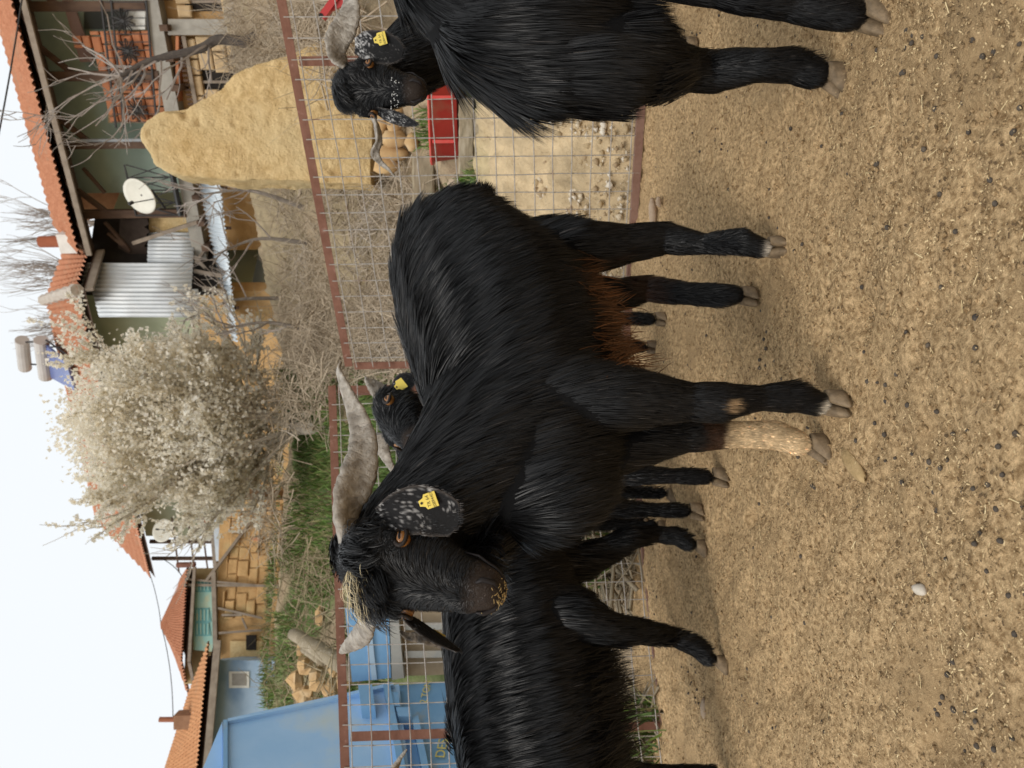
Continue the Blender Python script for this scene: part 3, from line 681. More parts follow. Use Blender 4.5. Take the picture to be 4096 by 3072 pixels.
horn(G1, px([(212,354,1.335,.024),(224,351,1.325,.0285),(238,348,1.318,.0300),(254,347,1.32,.0300),(272,351,1.325,.0315),(290,358,1.34,.0310),(312,363,1.36,.0255),(331,363,1.385,.0222),(350,358,1.41,.0180),(371,349,1.435,.0135),(388,342,1.45,.0110),(399,338,1.46,.0085),(406,341,1.465,.0040)]), flat=.62, tw0=2.0, tw1=-1.5, label='long twisted pale horn sweeping back over the main goat')
horn(G1, px([(160,372,1.34,.022),(151,369,1.36,.0220),(136,364,1.39,.0200),(126,355,1.42,.0155),(119,346,1.445,.0100),(115,341,1.46,.004)]), flat=.55, tw0=1.3, tw1=.2, label='short-looking pale horn on the far side of the head')
eo, S = ear(G1, [at(250,380,1.285), at(254,398,1.262), at(259,420,1.252), at(254,439,1.250), at(248,452,1.252), at(246,459,1.253)], [.018,.036,.0425,.041,.031,.006], (-.15,-1,.25), cup=.2, speck=.28, seed=5)
eo['label'] = 'drooping ear with white speckles and a yellow tag'
tag_plate(eo, at(267,428,1.238), (.95,-.1,.30), (.30,-.03,-.95), (-.12,-1,.12), w=.026, h=.030, txt=('TR 64', '20894407'))
er, S = ear(G1, [at(154,404,1.32), at(146,416,1.31), at(136,430,1.30), at(127,444,1.29), at(117,459,1.28)], [.012,.028,.033,.027,.008], (-.95,-.22,.12), cup=.3, speck=.35, seed=8)
tag_plate(er, at(133,436,1.325), (.15,.95,0), (-.5,0,-.86), (-.95,-.1,.2), w=.028, h=.036)
# curly forelock with a blond patch, brow hair, beard
O1 = hd1
tuft('forelock', G1, O1.p(.018,-.012,-.014), (.046,.034,.026), 2200, O1.a*.9+O1.fn*.1-O1.hl*.5, .10, BLK, N=O1.fn, seed=4, K=8, curl=.26, grav=.5, lift=.30, clump=.8, csize=60, W=.0015)
tuft('forelock', G1, O1.p(.004,.030,-.012), (.034,.028,.024), 1500, O1.a*.7+O1.fn*.3+O1.hl*.6, .085, BLK, N=O1.fn, seed=14, K=7, curl=.26, grav=.5, lift=.30, clump=.8, csize=50, W=.0015)
tuft('poll_hair', G1, O1.p(-.035,.0,-.045), (.05,.03,.03), 1500, O1.hl*.3-O1.fn*.8+O1.a*.2, .04, BLK, N=-O1.a, seed=15, K=4, grav=.4, lift=.4, clump=.5)
ob = tuft('blond_forelock', G1, O1.p(.018,-.014,.010), (.044,.032,.014), 190, O1.a*.7+O1.fn*.3-O1.hl*.3, .08, (.50,.42,.26), N=O1.fn, seed=6, K=8, curl=.45, grav=.5, lift=.55, clump=.35, csize=30, W=.0011)
ob['label'] = 'patch of curly blond hair on the forehead'
tuft('beard', G1, O1.p(.185,.004,-.118), (.030,.026,.030), 2600, DN*1.0+V3((.22,.12,0)), .135, BLK, N=(0,-.3,-1), seed=7, K=6, grav=.7, lift=.12, clump=.75, csize=120, wave=.1)
tuft('throat_hair', G1, O1.p(.13,.02,-.145), (.05,.04,.05), 2200, DN+V3((.25,.15,0)), .10, BLK, N=(.0,-.4,-1), seed=9, K=5, grav=.6, lift=.12, clump=.7, csize=60)
tuft('tail_hair', G1, (.50,2.03,.69), (.03,.03,.045), 1300, V3((.75,.1,-.25)), .05, BLK, seed=10, K=4, grav=.3, lift=.3, clump=.4)
# straw crumbs stuck to the muzzle
r = np.random.default_rng(5); mb = MB()
for i in range(80):
    l = r.normal(-.006, .013); c = O1.cap(float(np.clip(l, -.034, .034)), float(np.clip(r.normal(-.042,.012), -.066, -.012)))
    c = c+ (O1.a*.0025+O1.fn*.001); d = V3(r.normal(size=3)).normalized(); d = (d-O1.a*d.dot(O1.a)*.7).normalized()
    mb.bar(c-d*(.0008+r.random()*.0025), c+d*(.0008+r.random()*.0025), .0011, .0007)
o = mb.obj('feed_crumbs', mat('feed_crumb', (.52,.38,.17), (.34,.23,.09), scale=90), G1); o['kind'] = 'stuff'

# ---- the near goat at the right edge, its head turned back out of the picture
bk = V3((.98,.16,0)); bl6 = (.16,-.98,0)
t6 = [dict(part='body', lat=bl6, dir=DN*.97+bk*.10, secs=[((1.50,1.50,.64),.10,.14,.09),((1.35,1.46,.62),.17,.21,.10),((1.08,1.42,.575),.18,.215,.12),((.86,1.375,.575),.17,.205,.12),((.71,1.34,.59),.15,.205,.12),((.615,1.32,.575),.115,.175,.11),((.555,1.31,.545),.078,.135,.10)]),
      dict(part='neck', lat=bl6, dir=DN*.85-bk*.5, secs=[((.655,1.325,.655),.10,.105,.08),((.74,1.33,.735),.098,.095,.08),((.86,1.31,.765),.09,.09,.07),((1.0,1.25,.745),.075,.085,.06),((1.10,1.19,.69),.06,.07,.04)])]
t6.append(dict(part='brisket', lat=bl6, dir=DN, secs=[((.555,1.31,.53),.085,.085,.08),((.548,1.31,.46),.085,.085,.07),((.57,1.315,.41),.085,.08,.06)]))
hd6 = Head((1.12,1.13,.735), (.55,-.83), .80)
ga = gnd(694,841); gb = gnd(752,880)
l6 = V3(bl6)
legs6 = [leg([((.625,1.40,.50),.085,.09),((.60,1.405,.40),.062,.06),((.588,1.41,.28),.040,.03),((.585,1.412,.24),.038,.018),((.583,ga.y+.01,.16),.029,.018),((.583,ga.y+.01,.095),.031,.018),((ga.x+.004,ga.y+.006,.05),.027,.01)], (ga.x-.006,ga.y,-.002), (-.97,-.22), l6, 1.02),
         leg([((.73,1.25,.50),.08,.08),((.705,1.245,.40),.058,.05),((.665,1.24,.28),.038,.03),((.652,1.238,.24),.036,.018),((.632,gb.y+.012,.16),.028,.016),((.618,gb.y+.01,.095),.03,.016),((gb.x+.005,gb.y+.006,.05),.026,.01)], (gb.x,gb.y,-.002), (-.80,-.60), l6, 1.05),
         leg([((1.32,1.36,.52),.10,.08),((1.36,1.34,.40),.06,.05),((1.42,1.34,.27),.036,.02),((1.39,1.33,.16),.026,.015),((1.38,1.33,.05),.025,.01)], (1.37,1.33,-.002), (-1,-.1), l6, 1.2),
         leg([((1.32,1.56,.52),.10,.08),((1.34,1.57,.40),.06,.05),((1.38,1.58,.27),.036,.02),((1.35,1.57,.16),.026,.015),((1.34,1.57,.05),.025,.01)], (1.33,1.57,-.002), (-1,-.1), l6, 1.2)]
G6, _, _ = goat('big long-haired black goat nearest the camera, cut off with no head showing', (.95,1.38,0), t6, legs6, hd6, 75000, vox=.0085, seed=11)
hd6.details(G6)
tuft('chest_hair', G6, (.53,1.31,.36), (.05,.06,.05), 2200, DN+V3((.05,0,0)), .07, BLK, N=(-.6,-.4,-.6), seed=16, K=5, grav=.5, lift=.15, clump=.7, csize=50)
for sg in (-1, 1):
    p0 = hd6.p(-.01, sg*.035, -.03); horn(G6, [(p0, .024), (p0+V3((sg*.06,.02,.09)), .024), (p0+V3((sg*.14,.04,.10)), .018), (p0+V3((sg*.20,.08,.05)), .012), (p0+V3((sg*.24,.12,.08)), .003)], tw1=2.5)
    p1 = hd6.p(.07, sg*.062, -.065); ear(G6, [p1, p1+hd6.hl*sg*.025+DN*.03, p1+hd6.hl*sg*.03+DN*.075, p1+hd6.hl*sg*.03+DN*.12], [.015,.034,.036,.012], hd6.fn, seed=20+sg)

# ---- the goat behind it, looking at the camera
bk = V3((1,.12,0)); bl2 = (.12,-1,0)
hd2 = Head(at(679,338,2.20), (-.44,-.90), .90)
o2 = hd2.O
t2 = [dict(part='body', lat=bl2, dir=DN*.9+bk*.4, secs=[((1.78,2.52,.64),.10,.14,.07),((1.62,2.50,.66),.16,.19,.08),((1.42,2.46,.64),.17,.20,.09),((1.20,2.42,.64),.15,.19,.09),((1.06,2.38,.65),.10,.15,.09)]),
      dict(part='neck', lat=bl2, dir=DN*.9+bk*.35, secs=[((1.14,2.40,.74),.12,.15,.08),((1.05,2.37,.86),.10,.12,.07),((.96,2.325,.95),.08,.10,.06),((o2.x+.03,o2.y+.085,o2.z-.055),.062,.076,.035)])]
l2 = V3(bl2); legs2 = []
for x, y in ((1.05,2.33),(1.10,2.50),(1.55,2.42),(1.60,2.58)):
    legs2.append(leg([((x+.05,y,.55),.08,.05),((x+.02,y,.40),.055,.04),((x,y,.27),.034,.015),((x,y,.16),.025,.012),((x,y,.05),.024,.008)], (x-.005,y,-.002), (-1,-.1), l2, 1.1))
G2, _, _ = goat('black goat facing the camera beside the red trough, white-speckled ear and spread horns', (1.3,2.44,0), t2, legs2, hd2, 28000, vox=.0085, seed=21, wid=.0019)
hd2.details(G2)
horn(G2, px([(700,347,2.215,.024),(707,341,2.21,.0285),(716,337,2.20,.0300),(728,338,2.195,.0325),(741,345,2.20,.0340),(757,350,2.21,.0300),(772,349,2.24,.020),(788,342,2.28,.012),(800,340,2.3,.004)]), flat=.5, tw0=1.4, tw1=-1.2)
horn(G2, px([(658,370,2.25,.0170),(648,375,2.26,.0160),(639,378,2.27,.0125),(627,379,2.29,.0115),(615,375,2.31,.0130),(606,380,2.33,.0090),(599,388,2.34,.0060),(591,395,2.35,.0020)]), flat=.62, tw0=.9, tw1=4.2, label='thin corkscrew horn in front of the adobe wall')
eo, S = ear(G2, [at(722,355,2.19), at(722,367,2.165), at(720,382,2.155), at(717,394,2.155), at(714,403,2.16)], [.02,.040,.043,.036,.014], (-.3,-1,.2), cup=.2, speck=.95, seed=24)
tag_plate(eo, at(729,380,2.135), (.95,-.2,.2), (.25,-.05,-.97), (-.25,-1,.15), w=.034, h=.036, txt=('TR 64', '20894452'))
er, S = ear(G2, [at(659,374,2.215), at(655,384,2.205), at(652,395,2.2), at(648,406,2.2), at(644,417,2.2)], [.012,.026,.03,.024,.008], (-.93,-.36,.1), cup=.3, speck=.75, seed=25)
tag_plate(er, at(650,393,2.235), (.2,.95,0), (-.3,0,-.95), (-.95,-.1,.2), w=.03, h=.036)
tuft('forelock', G2, hd2.p(.0,-.01,-.004), (.042,.034,.024), 1300, hd2.a*.9+hd2.fn*.1-hd2.hl*.5, .06, BLK, N=hd2.fn, seed=26, K=6, curl=.25, grav=.5, lift=.35, clump=.6, csize=40, W=.002)
r = np.random.default_rng(15); mb = MB()
for i in range(40):
    c = hd2.p(.190+r.normal()*.008, -.012+r.normal()*.022, .001-abs(r.normal())*.004); mb.ball(c, .0011+r.random()*.0009, 6)
o = mb.obj('muzzle_flecks', mat('white_flecks', (.55,.55,.53)), G2); o['kind'] = 'stuff'

# ---- the left goat, seen from behind-left, head out of the picture
bk = V3((.97,.25,0)); bl3 = (.25,-.97,0)
hd3 = Head((-1.42,1.86,1.0), (-.97,-.25), .75)
t3 = [dict(part='body', lat=bl3, dir=DN*.92+bk*.36, secs=[((-.455,2.27,.61),.06,.09,.07),((-.52,2.25,.62),.115,.15,.09),((-.62,2.215,.625),.15,.190,.10),((-.78,2.165,.600),.17,.212,.12),((-.95,2.11,.580),.17,.212,.125),((-1.12,2.05,.56),.145,.195,.12),((-1.25,2.0,.56),.11,.15,.1)]),
      dict(part='neck', lat=bl3, dir=DN*.9+bk*.3, secs=[((-1.18,2.02,.60),.12,.15,.10),((-1.28,1.97,.72),.10,.12,.08),((-1.36,1.92,.84),.08,.10,.06),((-1.41,1.89,.94),.06,.07,.04)])]
gl_ = gnd(106,725); gr_ = gnd(222,704); l3 = V3(bl3)
legs3 = [leg([((-.635,2.18,.56),.10,.09),((-.66,2.12,.45),.080,.07),((-.68,2.10,.39),.058,.06),((-.698,2.10,.33),.046,.045),((-.705,2.108,.265),.035,.03),((-.740,gl_.y+.01,.16),.024,.025),((-.768,gl_.y+.01,.09),.026,.018),((gl_.x+.01,gl_.y+.006,.05),.022,.008)], (gl_.x,gl_.y,-.002), (-.92,-.38), l3, .88),
         leg([((-.56,2.30,.54),.095,.09),((-.555,2.30,.42),.062,.06),((-.525,2.31,.33),.042,.045),((-.490,2.315,.26),.033,.03),((-.485,gr_.y+.012,.16),.0235,.018),((-.49,gr_.y+.01,.09),.026,.014),((gr_.x+.006,gr_.y+.006,.05),.022,.008)], (gr_.x,gr_.y,-.002), (-.92,-.38), l3, .88),
         leg([((-1.15,1.94,.50),.08,.08),((-1.16,1.93,.36),.05,.04),((-1.17,1.92,.24),.033,.015),((-1.17,1.92,.05),.024,.008)], (-1.18,1.92,-.002), (-1,-.2), l3),
         leg([((-1.10,2.12,.50),.08,.08),((-1.12,2.13,.36),.05,.04),((-1.13,2.13,.24),.033,.015),((-1.13,2.13,.05),.024,.008)], (-1.14,2.13,-.002), (-1,-.2), l3)]
G3, _, _ = goat('shaggy black goat in front of the blue container, rump towards the main goat', (-.85,2.12,0), t3, legs3, hd3, 72000, vox=.0085, seed=31, wid=.0017)
hd3.details(G3)
def fringe(parent, pts, n, d, L, seed, W=.0018, col=BLK):      # long hair hanging along the belly
    r = np.random.default_rng(seed); A = np.array(pts, float); k = r.integers(0, len(A)-1, n); q = r.random((n,1)); P = A[k]*(1-q)+A[k+1]*q+r.normal(0, 1, (n,3))*np.array([.02,.045,.025])
    N_ = unit(np.tile(np.array([0,-.7,-.7]), (n,1))+r.normal(0,.2,(n,3))); C = np.tile(np.array(col), (n,1))*(.5+.8*r.random((n,1)))
    return strands('belly_fringe', parent, P, N_, unit(np.tile(np.array(d, float), (n,1))+r.normal(0,.08,(n,3))), L*(.6+.5*r.random(n)), np.full(n, W), C, K=4, lift=.08, grav=.5, clump=.65, csize=40, seed=seed)
fringe(G3, [(-.74,2.09,.43),(-.88,2.04,.41),(-1.02,2.0,.40),(-1.2,1.94,.40)], 4200, (.08,.0,-1), .15, 34, .002)
fringe(G1, [(.26,1.74,.50),(.17,1.64,.45),(.07,1.54,.43),(.0,1.48,.43)], 2600, (.2,.15,-1), .085, 35, .0014, (.11,.043,.015))
horn(G3, [(hd3.p(-.01,.035,-.03), .024), (at(-60,372,1.90), .026), (at(-25,380,1.92), .022), (at(-2,394,1.94), .017), (at(10,401,1.95), .012), (at(19,407,1.955), .003)], tw1=2.0)
horn(G3, [(hd3.p(-.01,-.035,-.03), .024), (hd3.p(-.08,-.10,-.08), .026), (hd3.p(-.10,-.2,-.16), .02), (hd3.p(-.05,-.27,-.24), .012), (hd3.p(-.05,-.32,-.3), .003)], tw1=2.0)
for sg in (-1, 1):
    p1 = hd3.p(.07, sg*.062, -.065); ear(G3, [p1, p1+hd3.hl*sg*.025+DN*.03, p1+hd3.hl*sg*.03+DN*.075, p1+hd3.hl*sg*.03+DN*.12], [.015,.034,.036,.012], hd3.fn, seed=40+sg)
tuft('crest_hair', G3, (-.93,2.12,.79), (.12,.03,.015), 700, V3((.8,-.2,.1)), .05, BLK, N=(0,0,1), seed=33, K=4, grav=.5, lift=.35, clump=.6, W=.002)

# ---- the goat behind the main one, resting its chin over its back
fw = V3((-.58,-.81,0)); bk = -fw; bl4 = (.81,-.58,0); hd4 = Head(at(354,371,1.98), (-.42,-.91), .46, .98, roll=.12)
O4 = hd4.O
t4 = [dict(part='body', lat=bl4, dir=DN*.9+bk*.4, secs=[((.24,2.98,.60),.08,.11,.06),((.16,2.87,.60),.14,.17,.08),((-.02,2.62,.56),.165,.19,.09),((-.16,2.42,.56),.14,.18,.09),((-.25,2.29,.57),.09,.14,.08)]),
      dict(part='neck', lat=bl4, dir=DN*.9+bk*.3, secs=[((-.20,2.33,.65),.11,.14,.08),((-.16,2.20,.78),.085,.11,.06),((-.115,2.10,.89),.072,.085,.04),((O4.x,O4.y+.08,O4.z-.06),.06,.065,.03)])]
legs4 = []
for (u, v), up in (((449,664),(.22,2.90)),((421,655),(.08,2.98)),((291,724),(-.22,2.26)),((257,700),(-.30,2.42))):
    g = gnd(u, v); legs4.append(leg([((up[0],up[1],.52),.08,.06),(((up[0]+g.x)/2,(up[1]+g.y)/2,.38),.05,.035),((g.x+.01,g.y+.02,.25),.032,.018),((g.x+.005,g.y+.01,.15),.023,.014),((g.x+.003,g.y+.008,.085),.026,.014),((g.x,g.y+.004,.05),.022,.008)], (g.x,g.y,-.002), (-.35,-.94), V3(bl4), 1.05))
G4, _, _ = goat('black goat behind the main goat, head peering over its back', (.0,2.6,0), t4, legs4, hd4, 20000, vox=.009, seed=51, wid=.0025)
hd4.details(G4)
horn(G4, px([(364,390,2.01,.026),(372,385,2.01,.0260),(380,377,2.02,.0230),(387,370,2.03,.0160),(391,366,2.04,.005)]), flat=.7, tw1=1.0)
horn(G4, px([(335,380,2.05,.020),(322,382,2.06,.0200),(311,386,2.07,.0180),(302,391,2.08,.016),(292,397,2.09,.012),(285,402,2.10,.004)]), flat=.6, tw1=1.5)
eo, S = ear(G4, [at(328,398,1.97), at(322,401,1.95), at(316,405,1.93), at(311,411,1.92), at(307,418,1.92)], [.012,.024,.028,.022,.01], (-.2,-1,.4), cup=.2, speck=1.15, seed=54)
eo, S = ear(G4, [at(372,394,1.97), at(378,398,1.96), at(384,403,1.95), at(388,410,1.95), at(391,416,1.95)], [.012,.024,.028,.022,.01], (.3,-1,.3), cup=.2, speck=.6, seed=55)
tag_plate(eo, at(383,400,1.92), (.8,-.1,.6), (.5,0,-.8), (.2,-1,.2), w=.028, h=.028)

# ---- a goat hidden behind the left one, one dark horn showing
bk = V3((1,.05,0)); bl5 = (.05,-1,0); hd5 = Head((-.92,2.66,.79), (-.75,-.66), .85)
t5 = [dict(part='body', lat=bl5, dir=DN*.9+bk*.4, secs=[((-.33,2.86,.52),.08,.11,.06),((-.42,2.85,.53),.14,.16,.08),((-.62,2.82,.52),.15,.18,.08),((-.82,2.77,.52),.13,.16,.08),((-.92,2.74,.53),.09,.13,.08)]),
      dict(part='neck', lat=bl5, dir=DN*.9+bk*.3, secs=[((-.76,2.77,.58),.10,.12,.07),((-.85,2.72,.67),.075,.09,.05),((-.895,2.69,.74),.06,.07,.03)])]
legs5 = []
for g, up in ((gnd(275,675),(-.42,2.74)),(gnd(243,665),(-.48,2.95)),(V3((-.925,2.68,0)),(-.90,2.69)),(V3((-.99,2.86,0)),(-.93,2.83))):
    legs5.append(leg([((up[0],up[1],.50),.07,.05),(((up[0]+g.x)/2,(up[1]+g.y)/2,.36),.045,.03),((g.x+.01,g.y+.01,.24),.03,.016),((g.x+.005,g.y+.005,.15),.022,.012),((g.x,g.y,.05),.022,.008)], (g.x-.004,g.y-.002,-.002), (-.9,-.3), V3(bl5), 1.0))
G5, _, _ = goat('mostly hidden black goat by the trailer, only a dark horn and legs showing', (-.58,2.82,0), t5, legs5, hd5, 9000, vox=.010, seed=61, wid=.0028)
hd5.details(G5)
horn(G5, px([(116,460,2.64,.022),(124,446,2.63,.0220),(129,432,2.62,.0200),(131,418,2.62,.0175),(132,407,2.62,.012),(137,400,2.62,.005)]), flat=.7, tw1=1.0, mt=M_HORND, label='dark curved horn showing in front of the trailer')
p0 = hd5.p(-.01,-.035,-.03); horn(G5, [(p0,.02),(p0+V3((-.05,.05,.02)),.02),(p0+V3((-.10,.1,.0)),.013),(p0+V3((-.13,.14,.03)),.003)], mt=M_HORND)
for sg in (-1, 1):
    p1 = hd5.p(.07, sg*.062, -.065); ear(G5, [p1, p1+hd5.hl*sg*.025+DN*.03, p1+hd5.hl*sg*.03+DN*.07, p1+hd5.hl*sg*.03+DN*.11], [.013,.03,.032,.012], hd5.fn, seed=60+sg)
# ------------------------------------------------------------------ right behind the fence: bank, timbers, trough, adobe stub
def hz_(x, y): return float(hill(np.array([x]), np.array([y]))[0])
M_TIMB = mat('weathered_timber', (.34,.28,.19), (.22,.18,.12), scale=9, rough=.9, bump=.6, bscale=30, stretch=(1,6,6), c3=(.42,.36,.27), s3=4)
def timber(u0, u1, v0, v1, Y, dep, label, dy=0.0, tilt=0.0, seed=1):
    a = at(u0, (v0+v1)/2, Y); b = at(u1, (v0+v1)/2+tilt, Y+dy); hgt = (v1-v0)/FPX*Y; mb = MB(); n = 14; r = random.Random(seed)
    t = (b-a).normalized(); sd = t.cross(V3((0,0,1))).normalized(); up = sd.cross(t); k0 = 0
    prof = [(-.5,-.42),(-.42,-.5),(.42,-.5),(.5,-.42),(.5,.40),(.40,.5),(-.40,.5),(-.5,.40)]
    for i in range(n+1):
        c = a.lerp(b, i/n); j = r.uniform(-.02,.02)
        for x, z in prof: mb.v.append(tuple(c+sd*(x*dep*(1+j))+up*(z*hgt*(1+j)+r.uniform(-.003,.003))))
    for i in range(n):
        for j in range(8): mb.f.append((i*8+j, i*8+(j+1)%8, (i+1)*8+(j+1)%8, (i+1)*8+j))
    mb.f.append(tuple(reversed(range(8)))); mb.f.append(tuple(n*8+j for j in range(8)))
    return tag(mb.obj('timber', M_TIMB, None), label, 'timber')
timber(540, 609, 413, 435, 5.35, .14, 'weathered squared beam lying between the brush and the red trough', seed=1)
timber(593, 668, 459, 474, 4.75, .13, 'weathered plank directly under the red trough', dy=-.1, seed=2)
timber(590, 655, 475, 485, 4.70, .12, 'thin brown plank beneath the plank that carries the trough', dy=-.1, seed=3)
# red plastic trough
M_RED = mat('red_plastic', (.64,.08,.07), (.55,.06,.055), scale=5, rough=.5, c3=(.50,.20,.15), s3=9, lim3=(.55,.8))
def trough():
    Y = 4.9; a = at(605, 432, Y); b = at(690, 416, Y-.15); zt = a.z; zb = at(612, 459, Y).z
    e = thing('feed_trough', V3(((a.x+b.x)/2, Y, zb)), 'red plastic feed trough resting on planks behind the fence', 'trough')
    t = (V3((b.x,b.y,0))-V3((a.x,a.y,0))); Lg = t.length; t.normalize(); s = V3((-t.y,t.x,0)); c = V3(((a.x+b.x)/2,(a.y+b.y)/2,0)); mb = MB()
    def ring(f, z, g):
        n = 24; o = []
        for j in range(n):
            q = 2*math.pi*j/n; x = math.copysign(abs(math.cos(q))**.45, math.cos(q)); y = math.copysign(abs(math.sin(q))**.45, math.sin(q))
            o.append(c+t*(x*(Lg/2*f-g))+s*(y*(.19*f-g))+V3((0,0,z)))
        return o
    R = [ring(.90,zb,0), ring(.98,zt-.012,0), ring(1.0,zt-.012,-.014), ring(1.0,zt,-.014), ring(.98,zt,.006), ring(.90,zb+.012,.008)]
    n = 24
    for q in R: mb.v += [tuple(p) for p in q]
    for i in range(len(R)-1):
        for j in range(n): mb.f.append((i*n+j, i*n+(j+1)%n, (i+1)*n+(j+1)%n, (i+1)*n+j))
    mb.f.append(tuple(reversed(range(n)))); mb.f.append(tuple((len(R)-1)*n+j for j in range(n)))
    mb.obj('tub', M_RED, e, True)
    for q in (-.25, .25):
        MB().bar(c+t*(q*Lg)-s*.178+V3((0,0,zb+.02)), c+t*(q*Lg)-s*.190+V3((0,0,zt-.02)), .02, .012, up=s).obj('rib', M_RED, e)
trough()
# stones around the timbers
M_OCH = mat('ochre_stone', (.55,.37,.18), (.40,.25,.12), scale=9, rough=.9, bump=.5, bscale=40, c3=(.60,.46,.28), s3=4)
M_TANS = mat('tan_stone', (.50,.40,.29), (.38,.29,.20), scale=9, rough=.9, bump=.5, bscale=40)
k = 0
for u, v, Y, rr, sc, mt, lab in ((578,456,4.9,.085,(1.3,.8,.8),M_TANS,'tan stone between the beam and the planks'),(571,470,4.7,.06,(1.1,.8,.9),M_TANS,'grey stone behind the main goat\'s tail'),
        (643,382,5.75,.075,(1.1,.8,.7),M_OCH,'pale ochre stone under the adobe wall by the thin horn'),(641,394,5.7,.06,(1.2,.8,.9),M_OCH,'rounded orange stone just above the trough'),
        (628,394,5.7,.085,(.8,.8,1.25),M_OCH,'upright ochre stone at the foot of the adobe wall'),(615,392,5.75,.08,(.75,.8,1.4),M_OCH,'tall ochre stone next to the trough rim'),
        (603,386,5.8,.08,(.9,.8,1.2),M_OCH,'ochre stone at the brush end of the adobe wall foot'),(655,398,5.7,.08,(1.1,.8,.8),M_OCH,'brown stone behind the speckled ear'),
        (625,412,5.55,.06,(1.2,.8,.8),M_OCH,'low orange stone touching the trough rim')):
    k += 1; p = at(u, v, Y); o = rock(MB(), p, rr, sc, 30+k, amp=.30).obj('stone', mt, None, True); tag(o, lab, 'stone', 'stones below the adobe wall')
# adobe wall stub
M_ADO = mat('adobe', (.78,.585,.31), (.56,.385,.175), scale=15, rough=.95, bump=1.0, bscale=38, c3=(.70,.55,.31), s3=2.2, lim3=(.45,.7), bdist=.03, spec=.1)
def solid_wall(outline, Y0, slope, thick, vox, amp, name, mt, freq=7.0, parent=None):
    P0 = [at(u, v, Y0) for u, v in outline]; pl = Plane((P0[0].x, Y0), (P0[0].x+1, Y0+slope)); F_ = [pl.hit(u, v) for u, v in outline]
    n = len(F_); B_ = [p-pl.n*thick for p in F_]; mb = MB(); mb.add(F_+B_, [tuple(range(n)), tuple(range(2*n-1, n-1, -1))]+[(i, n+i, n+(i+1)%n, (i+1)%n) for i in range(n)])
    bm = bmesh.new(); me = mb.mesh('t'); bm.from_mesh(me); bmesh.ops.recalc_face_normals(bm, faces=bm.faces); bmesh.ops.triangulate(bm, faces=bm.faces); bm.to_mesh(me); bm.free()
    o = bpy.data.objects.new('tmp', me); COL.objects.link(o); md = o.modifiers.new('r', 'REMESH'); md.mode = 'VOXEL'; md.voxel_size = vox
    sm = o.modifiers.new('s', 'SMOOTH'); sm.iterations = 1
    out = bpy.data.meshes.new_from_object(o.evaluated_get(bpy.context.evaluated_depsgraph_get())); bpy.data.objects.remove(o)
    V, N, F = arrays(out); d = (vnoise(V, freq)-.5)*amp*2+(vnoise(V+9, freq*3.1)-.5)*amp+(vnoise(V+4, freq*8)-.5)*amp*.45
    d = d+(vnoise(V+20, 1.7)-.5)*.05; pit = np.clip(vnoise(V+50, freq*2.6)-.80, 0, 1)*amp*16; V = V+N*(d-pit)[:,None]
    out.vertices.foreach_set('co', V.astype(np.float32).ravel()); out.update(); out.name = name
    return link(out, name, mt, parent, True)
ol = [(583,372),(584,350),(586,301),(588,229),(592,198),(595,172),(605,155),(616,149),(630,142),(638,141),(648,147),(656,160),(660,183),(667,195),(678,217),(694,234),(699,247),(712,290),(735,330),(740,376)]
o = solid_wall(ol, 6.0, -.12, .42, .019, .011, 'adobe_wall', M_ADO)
tag(o, 'broken stub of ochre adobe wall with a rounded peak behind the fence', 'wall')
# red farm implement behind the far right goat
e = thing('farm_implement', at(775,360,4.0), 'red metal farm implement behind the upright horn of the goat facing us', 'implement')
p0, p1, p2, p3 = at(750,322,4.05), at(792,352,4.0), at(759,330,4.05), at(790,395,4.0)
M_REDP = mat('red_paint', (.46,.04,.04), (.38,.035,.035), scale=12, rough=.4)
MB().bar(p0, p1, .05, .035).obj('arm', M_REDP, e); MB().bar(p2, p3, .03, .03).obj('brace', M_REDP, e)
MB().tube([p0+V3((0,-.03,0)), p0+V3((0,-.022,0))], .013, 10).obj('hole_disc', M_NOSTR, e)  # dark disc painted in for the shade inside the arm's hole
MB().bar(p3+V3((0,.1,0)), V3((p3.x,p3.y+.1,hz_(p3.x,p3.y+.1)-.05)), .06, .06, up=(0,1,0)).obj('leg', M_REDP, e)
def bank_pebbles(n, seed):
    r = np.random.default_rng(seed); X_ = -.2+2.4*r.random(n); d_ = r.random(n)*1.0; Y_ = np.where(X_ > .05, 3.62-(X_-.05)*.5, 3.62)+.05+d_; P = np.stack([X_, Y_, hill(X_, Y_)+.004], 1)
    s = (.005+.020*r.random(n)**3)[:,None]; dirs = np.array([[1,0,0],[0,1,0],[-1,0,0],[0,-1,0],[0,0,.8],[0,0,-.6]], float)
    J = dirs[None]*(.6+.8*r.random((n,6,1)))+r.normal(0,.15,(n,6,3)); V = (P[:,None,:]+J*s[:,:,None]).reshape(-1,3)
    F = np.array([[0,1,4],[1,2,4],[2,3,4],[3,0,4],[1,0,5],[2,1,5],[3,2,5],[0,3,5]]); Q = (np.arange(n)[:,None,None]*6+F[None]).reshape(-1,3); me = fast_mesh('bank_gravel', V, Q)
    C = np.array([[.60,.50,.36],[.70,.63,.52],[.45,.34,.20],[.38,.28,.17]])[r.integers(0,4,n)]; set_col(me, np.repeat(C, 6, 0)); o = link(me, 'bank_gravel', attr_mat('gravel', rough=.95, spec=.1)); tag(o, 'pale gravel and clods on the sandy bank', 'gravel', kind='stuff')
bank_pebbles(3800, 3)
